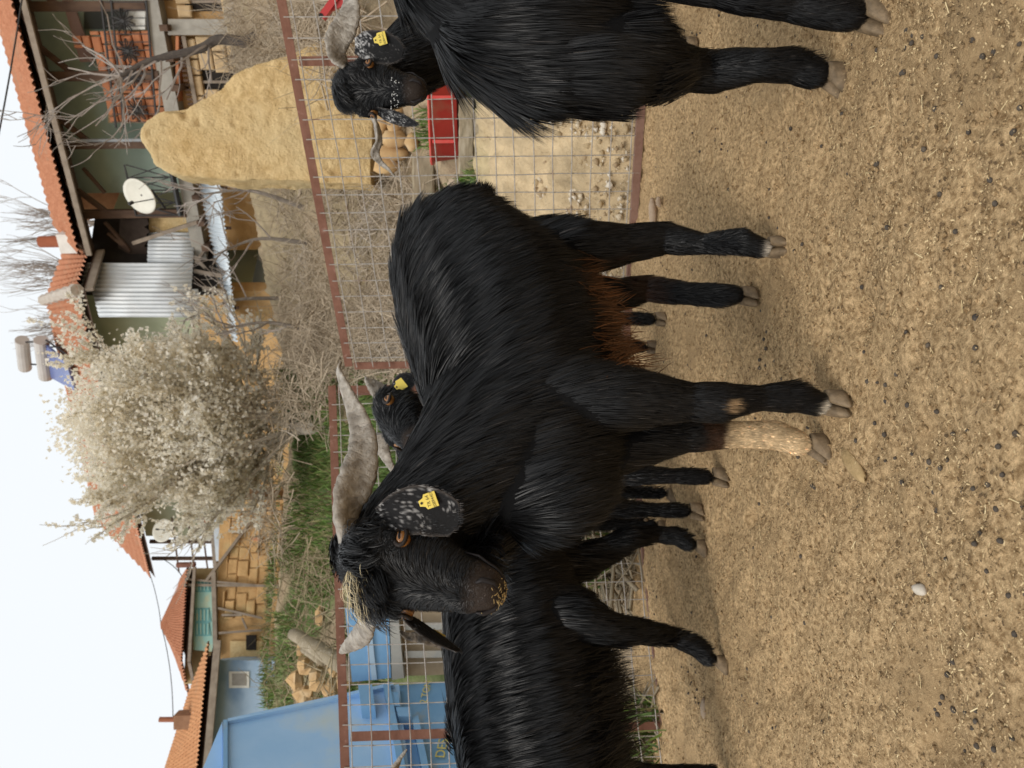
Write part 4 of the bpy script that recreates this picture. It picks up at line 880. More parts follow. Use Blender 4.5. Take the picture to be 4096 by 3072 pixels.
# small thistle on the bank
def sprig(u, v, Y, n, L, col, label, seed):
    p = at(u, v, Y); r = random.Random(seed); e = thing('thistle', p, label, 'plant'); mb = MB()
    for i in range(n):
        a = r.uniform(0, 6.28); d = V3((math.cos(a), math.sin(a)*.6-.3, r.uniform(.3,1))).normalized(); l = L*r.uniform(.6,1.1); s = d.cross(V3((0,0,1))).normalized()
        q = [p, p+d*l*.35+s*.012, p+d*l*.7+s*.010-V3((0,0,.01)), p+d*l-V3((0,0,.03)), p+d*l*.7-s*.010-V3((0,0,.01)), p+d*l*.35-s*.012]; mb.add(q, [(0,1,2,3,4,5)])
    mb.obj('leaves', col, e)
M_LEAF = mat('leaf', (.085,.13,.04), (.05,.085,.03), scale=20, rough=.6)
M_DRYL = mat('dry_leaf', (.36,.29,.18), (.25,.2,.12), scale=20, rough=.8)
sprig(632,556,3.86,11,.10,M_LEAF,'small green thistle growing on the sandy bank beside the nearest goat',2)
sprig(580,565,3.86,9,.11,M_DRYL,'dry grey weed on the sandy bank by the main goat\'s rump',4)
sprig(590,590,3.78,7,.08,M_DRYL,'small dry weed near the foot of the sandy bank',6)
# ------------------------------------------------------------------ blue container and trailer behind the left fence
M_BLUE = mat('blue_paint', (.28,.50,.78), (.35,.56,.82), scale=2.2, rough=.42, c3=(.48,.57,.58), s3=2.2, lim3=(.52,.72), spec=.4, bump=.05, bscale=5)
M_BLUED = mat('dull_blue_paint', (.15,.33,.56), (.20,.39,.62), scale=4, rough=.5, c3=(.30,.34,.33), s3=6, lim3=(.62,.75))
M_GREYP = mat('dusty_grey_paint', (.30,.31,.30), (.38,.38,.35), scale=6, rough=.7, c3=(.44,.38,.28), s3=3)
M_YEL = mat('yellow_stencil', (.70,.62,.16), (.60,.52,.14), scale=30, rough=.6)
PC = Plane((at(0,300,4.35).x, 4.35), (at(82,300,4.95).x, 4.95))
def poly(mb, pl, pts, off, th):
    F_ = [pl.hit(u, v, off) for u, v in pts]; B_ = [p-pl.n*th for p in F_]; n = len(F_)
    mb.add(F_+B_, [tuple(range(n)), tuple(range(2*n-1, n-1, -1))]+[(i, n+i, n+(i+1)%n, (i+1)%n) for i in range(n)]); return mb
def text_on(pl, u, v, s, size, off, mt, parent, rot=0.0, name='lettering'):
    cu = bpy.data.curves.new(name, 'FONT'); cu.body = s; cu.size = size; cu.align_x = 'CENTER'; cu.align_y = 'CENTER'; cu.extrude = .001; cu.materials.append(mt)
    tmp = bpy.data.objects.new('tmp', cu); COL.objects.link(tmp)
    me = bpy.data.meshes.new_from_object(tmp.evaluated_get(bpy.context.evaluated_depsgraph_get())); bpy.data.objects.remove(tmp)
    o = link(me, name, mt, parent); p = pl.hit(u, v, off); x = pl.t if pl.t.x > 0 else -pl.t; z = V3((0,0,1)); x, z = x*math.cos(rot)+z*math.sin(rot), z*math.cos(rot)-x*math.sin(rot); n = pl.n
    for vv in me.vertices:
        q = vv.co.copy(); vv.co = p+x*q.x+z*q.y+n*q.z
    me.update(); return o
cb = PC.hit(30, 470)
CT = thing('metal_container', V3((cb.x, cb.y+.5, .0)), 'large scuffed blue metal container lettered DESN behind the fence', 'container')
mb = poly(MB(), PC, [(-150,226),(47.5,226.5),(72,350),(82,388),(84,399),(-150,425)], 0, 1.7); mb.obj('side', M_BLUE, CT)
mb = poly(MB(), PC, [(-150,222.5),(48,223.2),(48.6,227.5),(-150,227.5)], .035, .06); mb.obj('top_rim', M_BLUED, CT)
mb = poly(MB(), PC, [(-150,135),(0,203),(46.5,222.2),(-150,222)], -.05, .05); mb.obj('lid', M_BLUE, CT)
mb = poly(MB(), PC, [(46.8,227.8),(49.6,227.8),(76,350),(86,392),(83,394),(73,350)], .03, .05); mb.obj('corner_post', M_BLUE, CT)
mb = poly(MB(), PC, [(-150,425),(84,383),(86,389.5),(-150,434)], .06, .12); mb.obj('flange', M_BLUED, CT)
mb = poly(MB(), PC, [(-150,435),(82,391),(88,462),(-150,520)], -.06, 1.4); mb.obj('lower_body', M_BLUED, CT)
mb = poly(MB(), PC, [(62,393),(76,391),(76,398),(62,400)], .05, .10); mb.obj('hinge', M_BLUED, CT)
mb = poly(MB(), PC, [(52,398),(61,396),(61,410),(52,411)], .06, .12); mb.obj('lug', M_BLUED, CT)
mb = poly(MB(), PC, [(-150,452),(50,412),(53,418),(-150,460)], .03, .09); mb.obj('rib', M_BLUED, CT)
mb = poly(MB(), PC, [(62,361),(84,358),(84,372),(62,375)], .10, .14); mb.obj('bracket', M_BLUED, CT)
text_on(PC, 24, 443, 'DESN', .082, .012-.06+.002, M_YEL, CT, -.12)
text_on(PC, 76, 426, '2 TON', .066, .012-.06+.002, M_YEL, CT, -.1)
for u in (-110, 30, 70):
    p = PC.hit(u, 470, -.5); MB().box((p.x, p.y, hz_(p.x,p.y)/2+.12), .25, .5, max(.24, p.z*0+.34)).obj('skid', M_BLUED, CT)
PT = Plane((at(86,380,5.0).x, 5.0), (at(156,380,5.15).x, 5.15))
TR = thing('trailer', V3((PT.hit(120,400).x, 5.4, .3)), 'old blue trailer with a dusty grey frame, between the container and the head', 'trailer')
poly(MB(), PT, [(86,352),(160,345),(163,388),(90,391)], 0, .9).obj('box', M_BLUED, TR)
poly(MB(), PT, [(88,371.5),(161,364),(161,369),(88,377)], .02, .03).obj('pale_stripe', mat('pale_blue_paint', (.38,.52,.66), (.32,.46,.60), rough=.5), TR)
poly(MB(), PT, [(88,392),(165,389),(165,397),(90,404)], .05, .1).obj('frame_rail', M_GREYP, TR)
poly(MB(), PT, [(92,404.5),(166,398),(168,500),(95,500)], -.08, .06).obj('tailboard', mat('dusty_board', (.42,.34,.24), (.34,.27,.18), scale=10, rough=.9, c3=(.35,.36,.33), s3=3), TR)
for u in (110, 138): poly(MB(), PT, [(u,405),(u+7,404),(u+8,500),(u+1,500)], .0, .07).obj('upright', M_GREYP, TR)
text_on(PT, 144, 417, '2', .10, -.078, M_YEL, TR)
for u in (108, 150):
    p = PT.hit(u, 470, -.45); mb = MB(); mb.tube([p-PT.t*0+PT.n*.06, p-PT.n*.06], .17, 20); o = mb.obj('wheel', mat('tyre', (.03,.03,.03), (.05,.045,.04), rough=.9), TR)
    o.location.z = .0
# old log and boulders on the slope
def logpiece(a, b, r0, r1, label, seed, mt=M_TIMB):
    r = random.Random(seed); pts = [a.lerp(b, i/8)+V3((r.uniform(-1,1),r.uniform(-1,1),r.uniform(-1,1)))*r0*.12 for i in range(9)]
    mb = MB(); mb.tube(pts, [(r0+(r1-r0)*i/8)*r.uniform(.9,1.1) for i in range(9)], 12); o = mb.obj('log', mt, None, True); return tag(o, label, 'log')
logpiece(at(134,293,8.0), at(98,352,6.6), .062, .085, 'thick grey log lying down the slope above the trailer', 3)
logpiece(at(118,304,7.9), at(108,322,7.3), .035, .05, 'short broken grey branch beside the thick log', 5)
for i, (u, v, Y, rr, sc, lab) in enumerate((
        (88,294,8.3,.12,(1.2,.8,.8),'ochre boulder highest in the heap above the blue container'),(102,303,8.0,.11,(1,.8,.8),'ochre boulder touching the upper end of the thick grey log'),
        (74,302,8.0,.10,(1,.8,1.0),'ochre boulder at the uphill edge of the heap, nearest the blue house'),(64,314,7.7,.09,(.8,.8,1.1),'small tall ochre boulder beside the container edge'),
        (90,315,7.6,.11,(1.1,.8,.9),'ochre boulder in the middle of the heap'),(79,327,7.4,.11,(1.1,.8,.7),'broad flat ochre boulder low in the heap'),
        (103,331,7.2,.10,(1.2,.8,.7),'ochre boulder against the lower end of the grey log'),(68,333,7.1,.08,(1,.8,.8),'small ochre boulder lowest in the heap, against the container edge'),
        (90,342,6.9,.10,(1.2,.8,.7),'ochre boulder just over the fence rail in the heap'),(118,299,8.2,.07,(1.3,.8,.7),'small ochre boulder beyond the grey log, on the tree side'),
        (152,318,7.6,.08,(1.2,.8,.6),'small pale boulder in the grass above the main goat\'s far horn'))):
    p = at(u, v, Y); o = rock(MB(), p-V3((0,0,rr*.3)), rr, sc, 60+i, amp=.5, n=8).obj('boulder', M_OCH, None, False)
    tag(o, lab, 'boulder', 'boulders on the slope')
# ------------------------------------------------------------------ twigs and grass
M_TWIG = mat('dry_twig', (.50,.41,.30), (.33,.265,.19), scale=3, rough=.9, c3=(.46,.40,.33), s3=1.5)
def brush(name, n, region, Lr, rad, mt, label, seed, rise=.7, spread=1.0):
    """a tangle of thin dry stems; region: list of (u0,u1,v0,v1,Y0,Y1)"""
    r = np.random.default_rng(seed); wts = np.array([(q[1]-q[0])*(q[3]-q[2]) for q in region], float); wts /= wts.sum()
    V, Q = [], []; ids = r.choice(len(region), n, p=wts); k = 0
    for i in range(n):
        q = region[ids[i]]; fv = r.random(); u = q[0]+(q[1]-q[0])*r.random(); v = q[2]+(q[3]-q[2])*fv; Y = q[5]+(q[4]-q[5])*fv+r.normal()*.15
        p = np.array(at(u, v, Y)); zg = hz_(p[0], p[1])
        if p[2] < zg+.02: p[2] = zg+.02
        d = r.normal(size=3)*spread; d[2] = abs(d[2])*.6+rise*r.random()-.25; d /= np.linalg.norm(d); L = Lr[0]+(Lr[1]-Lr[0])*r.random()**2
        pts = []; m = 5; dd = d.copy(); c = p-d*L*.5; rr = rad*(.5+r.random())
        for j in range(m):
            pts.append(c.copy()); dd = dd+r.normal(size=3)*.22; dd /= np.linalg.norm(dd); c = c+dd*L/(m-1)
        s = np.cross(d, [0,0,1]); s /= np.linalg.norm(s)+1e-6; t = np.cross(d, s)
        for j, c in enumerate(pts):
            w_ = rr*(1-.75*j/(m-1))
            for a in (0, 2.094, 4.189): V.append(c+(s*math.cos(a)+t*math.sin(a))*w_)
        for j in range(m-1):
            for a in range(3): Q.append((k+j*3+a, k+j*3+(a+1)%3, k+(j+1)*3+(a+1)%3, k+(j+1)*3+a))
        k += m*3
    o = link(fast_mesh(name, np.array(V), np.array(Q)), name, mt); return tag(o, label, 'brush', kind='stuff')
brush('dry_brush', 3500, [(395,590,278,432,5.3,9.6),(395,470,295,420,5.3,9.0)], (.25,.95), .0065, M_TWIG, 'tangle of dry grey brush on the slope beside the adobe wall', 1)
brush('dry_brush', 1300, [(695,772,225,345,5.2,9.5)], (.3,1.1), .0065, M_TWIG, 'dry grey brush between the gnarled tree and the rusty rail', 2)
brush('dry_brush', 800, [(215,400,245,280,9.0,11.5),(340,400,270,320,7.5,9.5)], (.25,.85), .0075, M_TWIG, 'grey brush under the blossoming tree', 3)
brush('dry_brush', 420, [(60,215,262,335,6.5,11.0)], (.25,.8), .007, M_DRYL, 'pale dry stalks on the grassy slope', 4)
brush('stick_pile', 260, [(180,245,555,640,3.55,3.8),(0,70,640,668,3.2,3.35)], (.2,.6), .010, M_TIMB, 'heap of old sticks behind the fence between the goats', 5, rise=.2)
def grass(name, n, region, Lr, wd, cols, label, seed):
    r = np.random.default_rng(seed); P = []; wts = np.array([(q[1]-q[0])*(q[3]-q[2]) for q in region], float); wts /= wts.sum(); ids = r.choice(len(region), n, p=wts)
    for i in range(n):
        q = region[ids[i]]; fv = r.random(); p = at(q[0]+(q[1]-q[0])*r.random(), q[2]+(q[3]-q[2])*fv, q[5]+(q[4]-q[5])*fv+r.normal()*.12); P.append(tuple(p))
    P = np.array(P); zg = hill(P[:,0], P[:,1]); P[:,2] = zg+np.clip(P[:,2]-zg, -.05, .12)
    keep = vnoise(P, 1.1) > .36; P = P[keep]; n = len(P)
    L = Lr[0]+(Lr[1]-Lr[0])*r.random(n); a = r.random(n)*6.28; ln = r.normal(0, .35, (n, 2)); d = unit(np.stack([ln[:,0], ln[:,1], np.ones(n)], 1))
    s = np.stack([np.cos(a), np.sin(a), np.zeros(n)], 1)*wd*(.6+.8*r.random(n))[:,None]; mid = P+d*L[:,None]*.55; tip = P+d*L[:,None]+np.stack([ln[:,0], ln[:,1], -.2*np.ones(n)], 1)*L[:,None]*.3
    V = np.stack([P-s, P+s, mid+s*.7, mid-s*.7, tip], 1).reshape(-1, 3); b = np.arange(n)[:,None]*5
    me = fast_mesh(name, V, b+[[0,1,2,3]], b+[[3,2,4]]); C = np.array(cols)[r.integers(0, len(cols), n)]*(.6+.8*r.random((n,1))); set_col(me, np.repeat(C, 5, 0))
    o = link(me, name, M_GRASS); return tag(o, label, 'grass', kind='stuff')
M_GRASS = attr_mat('grass_blades', rough=.6, spec=.2)
GC = [(.10,.17,.035),(.13,.20,.05),(.08,.13,.035),(.20,.19,.08)]
grass('grass', 20000, [(60,400,265,345,6.0,11.5)], (.06,.20), .009, GC, 'green grass on the slope below the houses', 1)
grass('grass', 6500, [(560,660,440,500,4.45,5.2)], (.04,.12), .006, GC, 'green weeds around the timbers at the top of the sandy bank', 2)
grass('grass', 900, [(0,70,625,668,3.2,3.4),(180,245,560,610,3.6,3.8)], (.06,.16), .006, GC, 'grass along the foot of the fence by the container', 3)
# ------------------------------------------------------------------ houses on the slope
M_TILE = mat('roof_tile', (.54,.255,.15), (.42,.18,.10), scale=9, rough=.85, c3=(.43,.25,.16), s3=1.4, lim3=(.58,.75), bump=.2)
M_TILEO = mat('orange_roof_tile', (.60,.32,.16), (.48,.23,.11), scale=9, rough=.85, c3=(.48,.28,.16), s3=1.6, lim3=(.58,.75), bump=.2)
M_MINT = mat('mint_plaster', (.40,.50,.43), (.34,.44,.37), scale=2.5, rough=.9, c3=(.22,.27,.24), s3=1.3, lim3=(.55,.8))
M_LIME = mat('pale_green_plaster', (.44,.47,.33), (.38,.42,.29), scale=2.5, rough=.9)
M_WOODD = mat('dark_wood', (.075,.045,.032), (.12,.075,.05), scale=5, rough=.85, bump=.3, stretch=(3,3,1))
M_WOODP = mat('pale_old_wood', (.30,.25,.20), (.20,.16,.125), scale=6, rough=.9, bump=.3)
M_CONC = mat('old_concrete', (.36,.34,.30), (.27,.255,.225), scale=6, rough=.95, bump=.4)
M_STONEB = mat('stone_block', (.56,.42,.25), (.46,.33,.19), scale=5, rough=.95, bump=.4, bscale=20)
M_BRICK = mat('hollow_brick', (.52,.22,.11), (.43,.17,.085), scale=5, rough=.9, bump=.3, bscale=25)
M_MORT = mat('earth_mortar', (.40,.29,.17), (.31,.22,.125), scale=6, rough=.95, bump=.5)
M_MUD = mat('mud_wall', (.60,.385,.18), (.45,.275,.12), scale=3, rough=.95, bump=.6, bscale=14, c3=(.52,.38,.19), s3=1.6, bdist=.04)
M_IRON = mat('black_iron', (.025,.025,.027), (.04,.035,.032), rough=.6)
M_TIN = mat('galvanised_sheet', (.58,.62,.65), (.68,.71,.73), scale=2, rough=.5, metal=.15, c3=(.46,.48,.50), s3=1.1)
M_TINW = mat('pale_tin', (.62,.68,.72), (.52,.58,.63), scale=3, rough=.45, metal=.2, c3=(.40,.42,.43), s3=2.4, lim3=(.6,.75))
M_WHITE = mat('white_paint', (.72,.72,.68), (.62,.61,.57), scale=6, rough=.6)
M_DISH = mat('dish_enamel', (.68,.66,.58), (.60,.58,.50), scale=6, rough=.5)
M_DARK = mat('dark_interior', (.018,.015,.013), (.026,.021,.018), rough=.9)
def tile_roof(parent, e0, e1, r0, r1, nu, nv, mt, name='roof_tiles', amp=.055):
    """clay pantiles as real relief: barrels running up the slope, stepped course by course"""
    e0, e1, r0, r1 = map(V3, (e0, e1, r0, r1)); n = (e1-e0).cross(r0-e0).normalized()
    if n.z < 0: n = -n
    su = 6; U = nu*su+1; V, Q = [], []; rows = []; rr = random.Random(3)
    for j in range(nv):
        for k in (0, 1):
            f = (j+(0 if k == 0 else .98))/nv; lift = .045 if k == 0 else .0
            rows.append((f, lift))
    for f, lift in rows:
        jx = rr.uniform(-.12,.12)
        for i in range(U):
            g = i/(U-1); p = e0.lerp(e1, g).lerp(r0.lerp(r1, g), f); ph = (i/su) % 1
            h = amp*abs(math.sin(math.pi*(ph)))+lift; V.append(p+n*h)
    for j in range(len(rows)-1):
        for i in range(U-1): Q.append((j*U+i, j*U+i+1, (j+1)*U+i+1, (j+1)*U+i))
    o = link(fast_mesh(name, np.array([tuple(p) for p in V]), np.array(Q)), name, mt, parent); return o
def under(parent, e0, e1, r0, r1, dz=.11):
    d = V3((0,0,dz)); return tile_roof(parent, V3(e0)-d, V3(e1)-d, V3(r0)-d, V3(r1)-d, 4, 4, M_WOODD, 'roof_boards', amp=0.0)
def slab4(mb, a, b, c, d, th, n=None):
    a, b, c, d = map(V3, (a, b, c, d)); n = n or (b-a).cross(d-a).normalized(); n = V3(n)
    return mb.hexa([a-n*th, b-n*th, c-n*th, d-n*th, a, b, c, d])
def corr(parent, a, b, c, d, ribs, amp, mt, name='metal_sheet', rows=3, along=0):
    """corrugated sheet a-b (top edge) d-c (bottom edge), ribs running from top to bottom"""
    a, b, c, d = map(V3, (a, b, c, d)); n = (b-a).cross(d-a).normalized(); m = ribs*6+1; V, Q = [], []
    if n.y > 0: n = -n
    rr = random.Random(int(a.x*100))
    for j in range(rows):
        f = j/(rows-1); off = rr.uniform(-.01,.01)
        for i in range(m):
            g = i/(m-1); p = a.lerp(b, g).lerp(d.lerp(c, g), f); V.append(tuple(p+n*(amp*math.sin(g*ribs*2*math.pi)+off)))
    for j in range(rows-1):
        for i in range(m-1): Q.append((j*m+i, j*m+i+1, (j+1)*m+i+1, (j+1)*m+i))
    o = link(fast_mesh(name, np.array(V), np.array(Q)), name, mt, parent); o.data.shade_smooth()
    md = o.modifiers.new('thickness', 'SOLIDIFY'); md.thickness = .006; return o
def blocks(parent, pl, s0, s1, z0, z1, bw, bh, mt, off, holes=(), seed=1, name='stone_block', th=.12, jit=.012, top=None):
    r = random.Random(seed); z = z0; row = 0; cache = {}
    while z < z1-.03:
        h = bh*r.uniform(.85,1.15); h = min(h, z1-z); s = s0-(bw*.5 if row % 2 else 0)
        while s < s1:
            w_ = bw*r.uniform(.75,1.25); a, b = max(s, s0), min(s+w_, s1); s += w_
            if b-a < .05: continue
            cx, cz = (a+b)/2, z+h/2
            if any(q[0] < cx < q[1] and q[2] < cz < q[3] for q in holes): continue
            if top and cz > top(cx): continue
            mb = MB(); g = .012; o_ = off+r.uniform(-jit, jit); A = pl.pt(a+g, z+g, o_); ax = pl.t
            c = pl.pt(cx, cz, o_-th/2); W2, H2 = (b-a)-2*g, h-2*g; bev = .02
            q = []
            for k, (oo, i_) in enumerate(((-th/2, 0), (th/2-.012, 0), (th/2, bev))):
                for sx, sz in ((-1,-1),(1,-1),(1,1),(-1,1)): q.append(c+ax*(sx*(W2/2-i_))+V3((0,0,sz*(H2/2-i_)))+pl.n*oo)
            F_ = [(0,1,5,4),(1,2,6,5),(2,3,7,6),(3,0,4,7),(4,5,9,8),(5,6,10,9),(6,7,11,10),(7,4,8,11),(8,9,10,11),(3,2,1,0)]
            mb.add(q, F_); mb.obj(name, mt, parent)
        z += h; row += 1
def flower(parent, pl, u, v, R, off):
    mb = MB(); c = pl.hit(u, v, off); x, z = pl.t, V3((0,0,1))
    for k in range(10):
        a = 2*math.pi*k/10; pts = []
        for q in np.linspace(0, 1, 10):
            rr = R*math.sin(q*math.pi)**.7*(1 if True else 0); w_ = (q-.5)*.46; pts.append(c+(x*math.cos(a+w_)+z*math.sin(a+w_))*max(rr, R*.12))
        mb.tube(pts, .011, 4)
    mb.tube([c+pl.n*.02, c-pl.n*.02], R*.17, 8)
    return mb.obj('iron_flower', M_IRON, parent)
# ---- the balcony house on the right
A_ = (at(768,300,11.3).x, 11.3); B_ = (at(515,300,13.0).x, 13.0)
HP = Plane(B_, A_)                                    # q runs from the left corner to the right
HB = thing('balcony_house', V3((4.2, 13.2, 4.0)), 'old two-storey balcony house with red tiled roof above the adobe wall', 'house')
zf = HP.hit(640, 168).z; ze = HP.hit(598, 66).z; QL, QR = 0.0, 6.2
def qz(u, v, off=0): return HP.sz(u, v, off)
def hbox(u0, u1, v0, v1, off, th, name, mt, parent=HB):
    return poly(MB(), HP, [(u0,v0),(u1,v0),(u1,v1),(u0,v1)], off, th).obj(name, mt, parent)
# walls: lower storey of earth, recessed upper wall, side wall
mb = MB(); slab4(mb, HP.pt(QL,3.2,-.25), HP.pt(QR,3.2,-.25), HP.pt(QR,zf-.02,-.25), HP.pt(QL,zf-.02,-.25), 4.5, HP.n); mb.obj('lower_wall', M_MUD, HB)
mb = MB(); slab4(mb, HP.pt(QL+.95,zf,-.55), HP.pt(QR,zf,-.55), HP.pt(QR,ze+.45,-.55), HP.pt(QL+.95,ze+.45,-.55), .2, HP.n); mb.obj('upper_wall', M_MINT, HB)
mb = MB(); slab4(mb, HP.pt(QL-.1,zf-.22,.0), HP.pt(QR,zf-.22,.0), HP.pt(QR,zf,.0), HP.pt(QL-.1,zf,.0), 1.3, HP.n); mb.obj('balcony_slab', M_CONC, HB)
for q in np.arange(.15, QR, .42): MB().box(HP.pt(q, zf-.29, -.3), .09, .95, .12, HP.t, HP.n).obj('joist', M_WOODD, HB)
# roof
e0 = HP.hit(513, 89, .5); e1 = HP.hit(768, 9.5, .5)+HP.t*1.0; e0z = e0.z; 
e0, e1 = V3((e0.x,e0.y,(e0.z+e1.z)/2)), V3((e1.x,e1.y,(e0.z+e1.z)/2))
k_ = at(598, 44, 15.0); r0 = HP.pt(QL-.1, k_.z, -2.6); r1 = HP.pt(QR+1, k_.z, -2.6)
dz = 0
tile_roof(HB, e0, e1, r0, r1, 46, 15, M_TILE, amp=.035)
under(HB, e0, e1, r0, r1)
MB().bar(e0+HP.n*.02-V3((0,0,.11)), e1+HP.n*.02-V3((0,0,.11)), .04, .085).obj('fascia', M_WOODP, HB)
mb = MB(); b0 = HP.pt(QL-.1, k_.z-.1, -2.6); mb.add([r0, r1, HP.pt(QR+1, ze, -4.6), HP.pt(QL-.1, ze, -4.6)], [(0,1,2,3)]); mb.obj('rear_slope', M_TILE, HB)
for q in np.linspace(.2, QR, 15):
    f = q/QR; a = e0.lerp(e1, f)-V3((0,0,.1)); b = r0.lerp(r1, f)-V3((0,0,.1)); MB().bar(a, a.lerp(b, .62), .07, .10).obj('rafter', M_WOODD, HB)
MB().bar(HP.pt(QL,ze-.02,-.02), HP.pt(QR,ze-.02,-.02), .12, .14).obj('wall_plate', M_WOODD, HB)
for u, w_ in ((553.7,.13),(623.5,.13),(692,.14),(762,.14)):
    q, _ = qz(u, 120); MB().box(HP.pt(q, (zf+ze)/2-.02, -.05), w_, w_, ze-zf, HP.t, HP.n).obj('post', M_WOODD, HB)
    MB().bar(HP.pt(q,ze-.5,-.04), HP.pt(q+.4,ze-.08,-.04), .06, .08).obj('knee_brace', M_WOODD, HB)
q, _ = qz(628,120); MB().tube([HP.pt(q,zf,.03), HP.pt(q,ze-.2,.03)], .025, 8).obj('pipe', mat('grey_pipe', (.32,.35,.37), (.26,.28,.3), rough=.5), HB)
# parapet of hollow bricks, white panel, ironwork
q0, z0 = qz(738, 156); q1, z1 = qz(645, 160); qa, qb = min(q0,q1), max(q0,q1)
par = hbox(645, 738, 108, 160, -.16, .03, 'parapet_backing', M_MORT)
blocks(par, HP, qa, qb, zf+.01, zf+.92, .30, .155, M_BRICK, -.05, seed=4, name='brick', th=.1, jit=.006)
qn0, qn1 = sorted((qz(733,90)[0], qz(719,90)[0])); blocks(par, HP, qn0, qn1, zf+.93, zf+1.22, .24, .14, M_BRICK, -.05, seed=8, name='brick', th=.1, jit=.004)
hbox(738.6, 762, 126, 145, -.05, .05, 'white_panel', M_WHITE)
hbox(739, 765, 84, 150, -.52, .04, 'door', mat('dark_green_door', (.055,.065,.055), (.075,.08,.07), scale=4, rough=.6))
poly(MB(), HP, [(768,62),(768,72),(706,94),(706,80)], -.3, .04).obj('pink_board', mat('pinkish_board', (.33,.22,.185), (.26,.17,.14), scale=4, rough=.9), HB)
for u, v in ((747,123),(717,128),(692,132),(658,137)): flower(HB, HP, u, v, .17, .04)
for v0, v1 in ((101,112),(111,120),(146,153)): MB().bar(HP.hit(768,v0,.03), HP.hit(640,v1+4,.03), .025, .025).obj('rail', M_IRON, HB)
for u in range(646, 768, 8): MB().bar(HP.hit(u,104+(768-u)*.07,.03), HP.hit(u,147+(768-u)*.07,.03), .012, .012).obj('baluster', M_IRON, HB)
# trussed iron railing at the left of the balcony
ra, rb = qz(604,160)[0], qz(553,160)[0]; ra, rb = sorted((ra, rb))
mb = MB(); n = 4
for i in range(n):
    x0, x1 = ra+(rb-ra)*i/n, ra+(rb-ra)*(i+1)/n
    for za, zb in ((zf+.12, zf+.78), (zf+.78, zf+.12)): MB().bar(HP.pt(x0,za,.03), HP.pt(x1,zb,.03), .016, .016).obj('cross_bar', M_IRON, HB)
    MB().bar(HP.pt(x0,zf,.03), HP.pt(x0,zf+.8,.03), .02, .02).obj('baluster', M_IRON, HB)
for z in (.10,.80): MB().bar(HP.pt(ra,zf+z,.03), HP.pt(rb,zf+z,.03), .02, .02).obj('rail', M_IRON, HB)
MB().bar(HP.pt(ra,zf+.05,.05), HP.pt(rb,zf+.05,.05), .03, .15, up=HP.n).obj('skirting_board', mat('slate_board', (.07,.075,.085), (.09,.095,.1), rough=.7), HB)
# lower storey: concrete pillar, frieze, stone blocks, windows
def rng_(u0, u1, v): return sorted((qz(u0, v)[0], qz(u1, v)[0]))
hbox(733, 749, 168, 300, .02, .3, 'pillar', M_CONC)
wa, wb = rng_(697, 671, 215); wz1, wz0 = qz(684,196)[1], qz(684,236)[1]
MB().box(HP.pt((wa+wb)/2,(wz0+wz1)/2,-.24), wb-wa, .03, wz1-wz0, HP.t, HP.n).obj('window', M_DARK, HB)
wo_ = bpy.data.objects['window'] if 'window' in bpy.data.objects else None
MB().box(HP.pt(wa+(wb-wa)*.55,(wz0+wz1)/2,-.19), .04, .04, wz1-wz0, HP.t, HP.n).obj('mullion', M_WOODP, wo_)
wc, wd = rng_(790, 757, 215)
w2 = MB().box(HP.pt((wc+wd)/2,(wz0+wz1)/2,-.24), wd-wc, .03, (wz1-wz0)*1.1, HP.t, HP.n).obj('window', M_DARK, HB)
for f in (.3,.7): MB().box(HP.pt(wc+(wd-wc)*f,(wz0+wz1)/2,-.19), .04, .04, (wz1-wz0)*1.1, HP.t, HP.n).obj('mullion', M_WOODP, w2)
sa, sb = rng_(732, 640, 200); sc_, sd_ = rng_(800, 750, 200)
zfr = qz(684,190)[1]
blocks(HB, HP, sa, sb, 3.9, zf-.42, .27, .25, M_STONEB, -.12, holes=[(wa-.02,wb+.02,wz0-.02,wz1+.02)], seed=2)
blocks(HB, HP, sc_, sd_, 3.9, zf-.42, .27, .25, M_STONEB, -.12, holes=[(wc-.02,wd+.02,wz0-.02,wz1+.02)], seed=5)
hbox(640, 732, 175.5, 178.5, -.06, .2, 'brick_course', M_BRICK); 
MB().bar(HP.pt(sa,zfr,-.1), HP.pt(sb,zfr,-.1), .05, .06).obj('frieze', M_WOODP, HB)
for q in np.arange(sa, sb, .07): MB().box(HP.pt(q, zfr+.09, -.115), .035, .02, .08, HP.t, HP.n).obj('dentil', M_WOODD, HB)
# left bay: mud wall, braces, torn cloth, galvanised cladding
hbox(534, 552, 149, 206, -.3, .2, 'bare_mud_patch', M_ADO)
MB().bar(HP.hit(525,133,.1), HP.hit(546.5,199,.1), .07, .06).obj('brace', M_WOODP, HB)
for (u0,v0,u1,v1) in ((546,105,520,128),(535,108,517,130),(600,83,575,105)): MB().bar(HP.hit(u0,v0,-.1), HP.hit(u1,v1,-.1), .05, .05).obj('brace', M_WOODD, HB)
poly(MB(), HP, [(549,120),(549,147),(544,149),(541,144),(537,150),(533,146),(528,149),(522,144),(517,150),(512,146),(507,152),(501,143),(505,138),(512,132),(520,118)], -.12, .02).obj('torn_cloth', mat('dark_cloth', (.035,.025,.02), (.055,.04,.032), scale=8, rough=.95), HB)
# chimney on the roof end
MB().box(at(526.5,71.5,13.6), .34, .34, .30, HP.t, HP.n).obj('chimney_base', M_WHITE, HB)
p = at(526.5,65,13.6); MB().tube([p, p+V3((0,0,.44))], .10, 14).obj('chimney_pipe', mat('clay_pipe', (.36,.12,.06), (.28,.09,.045), scale=5, rough=.8), HB)
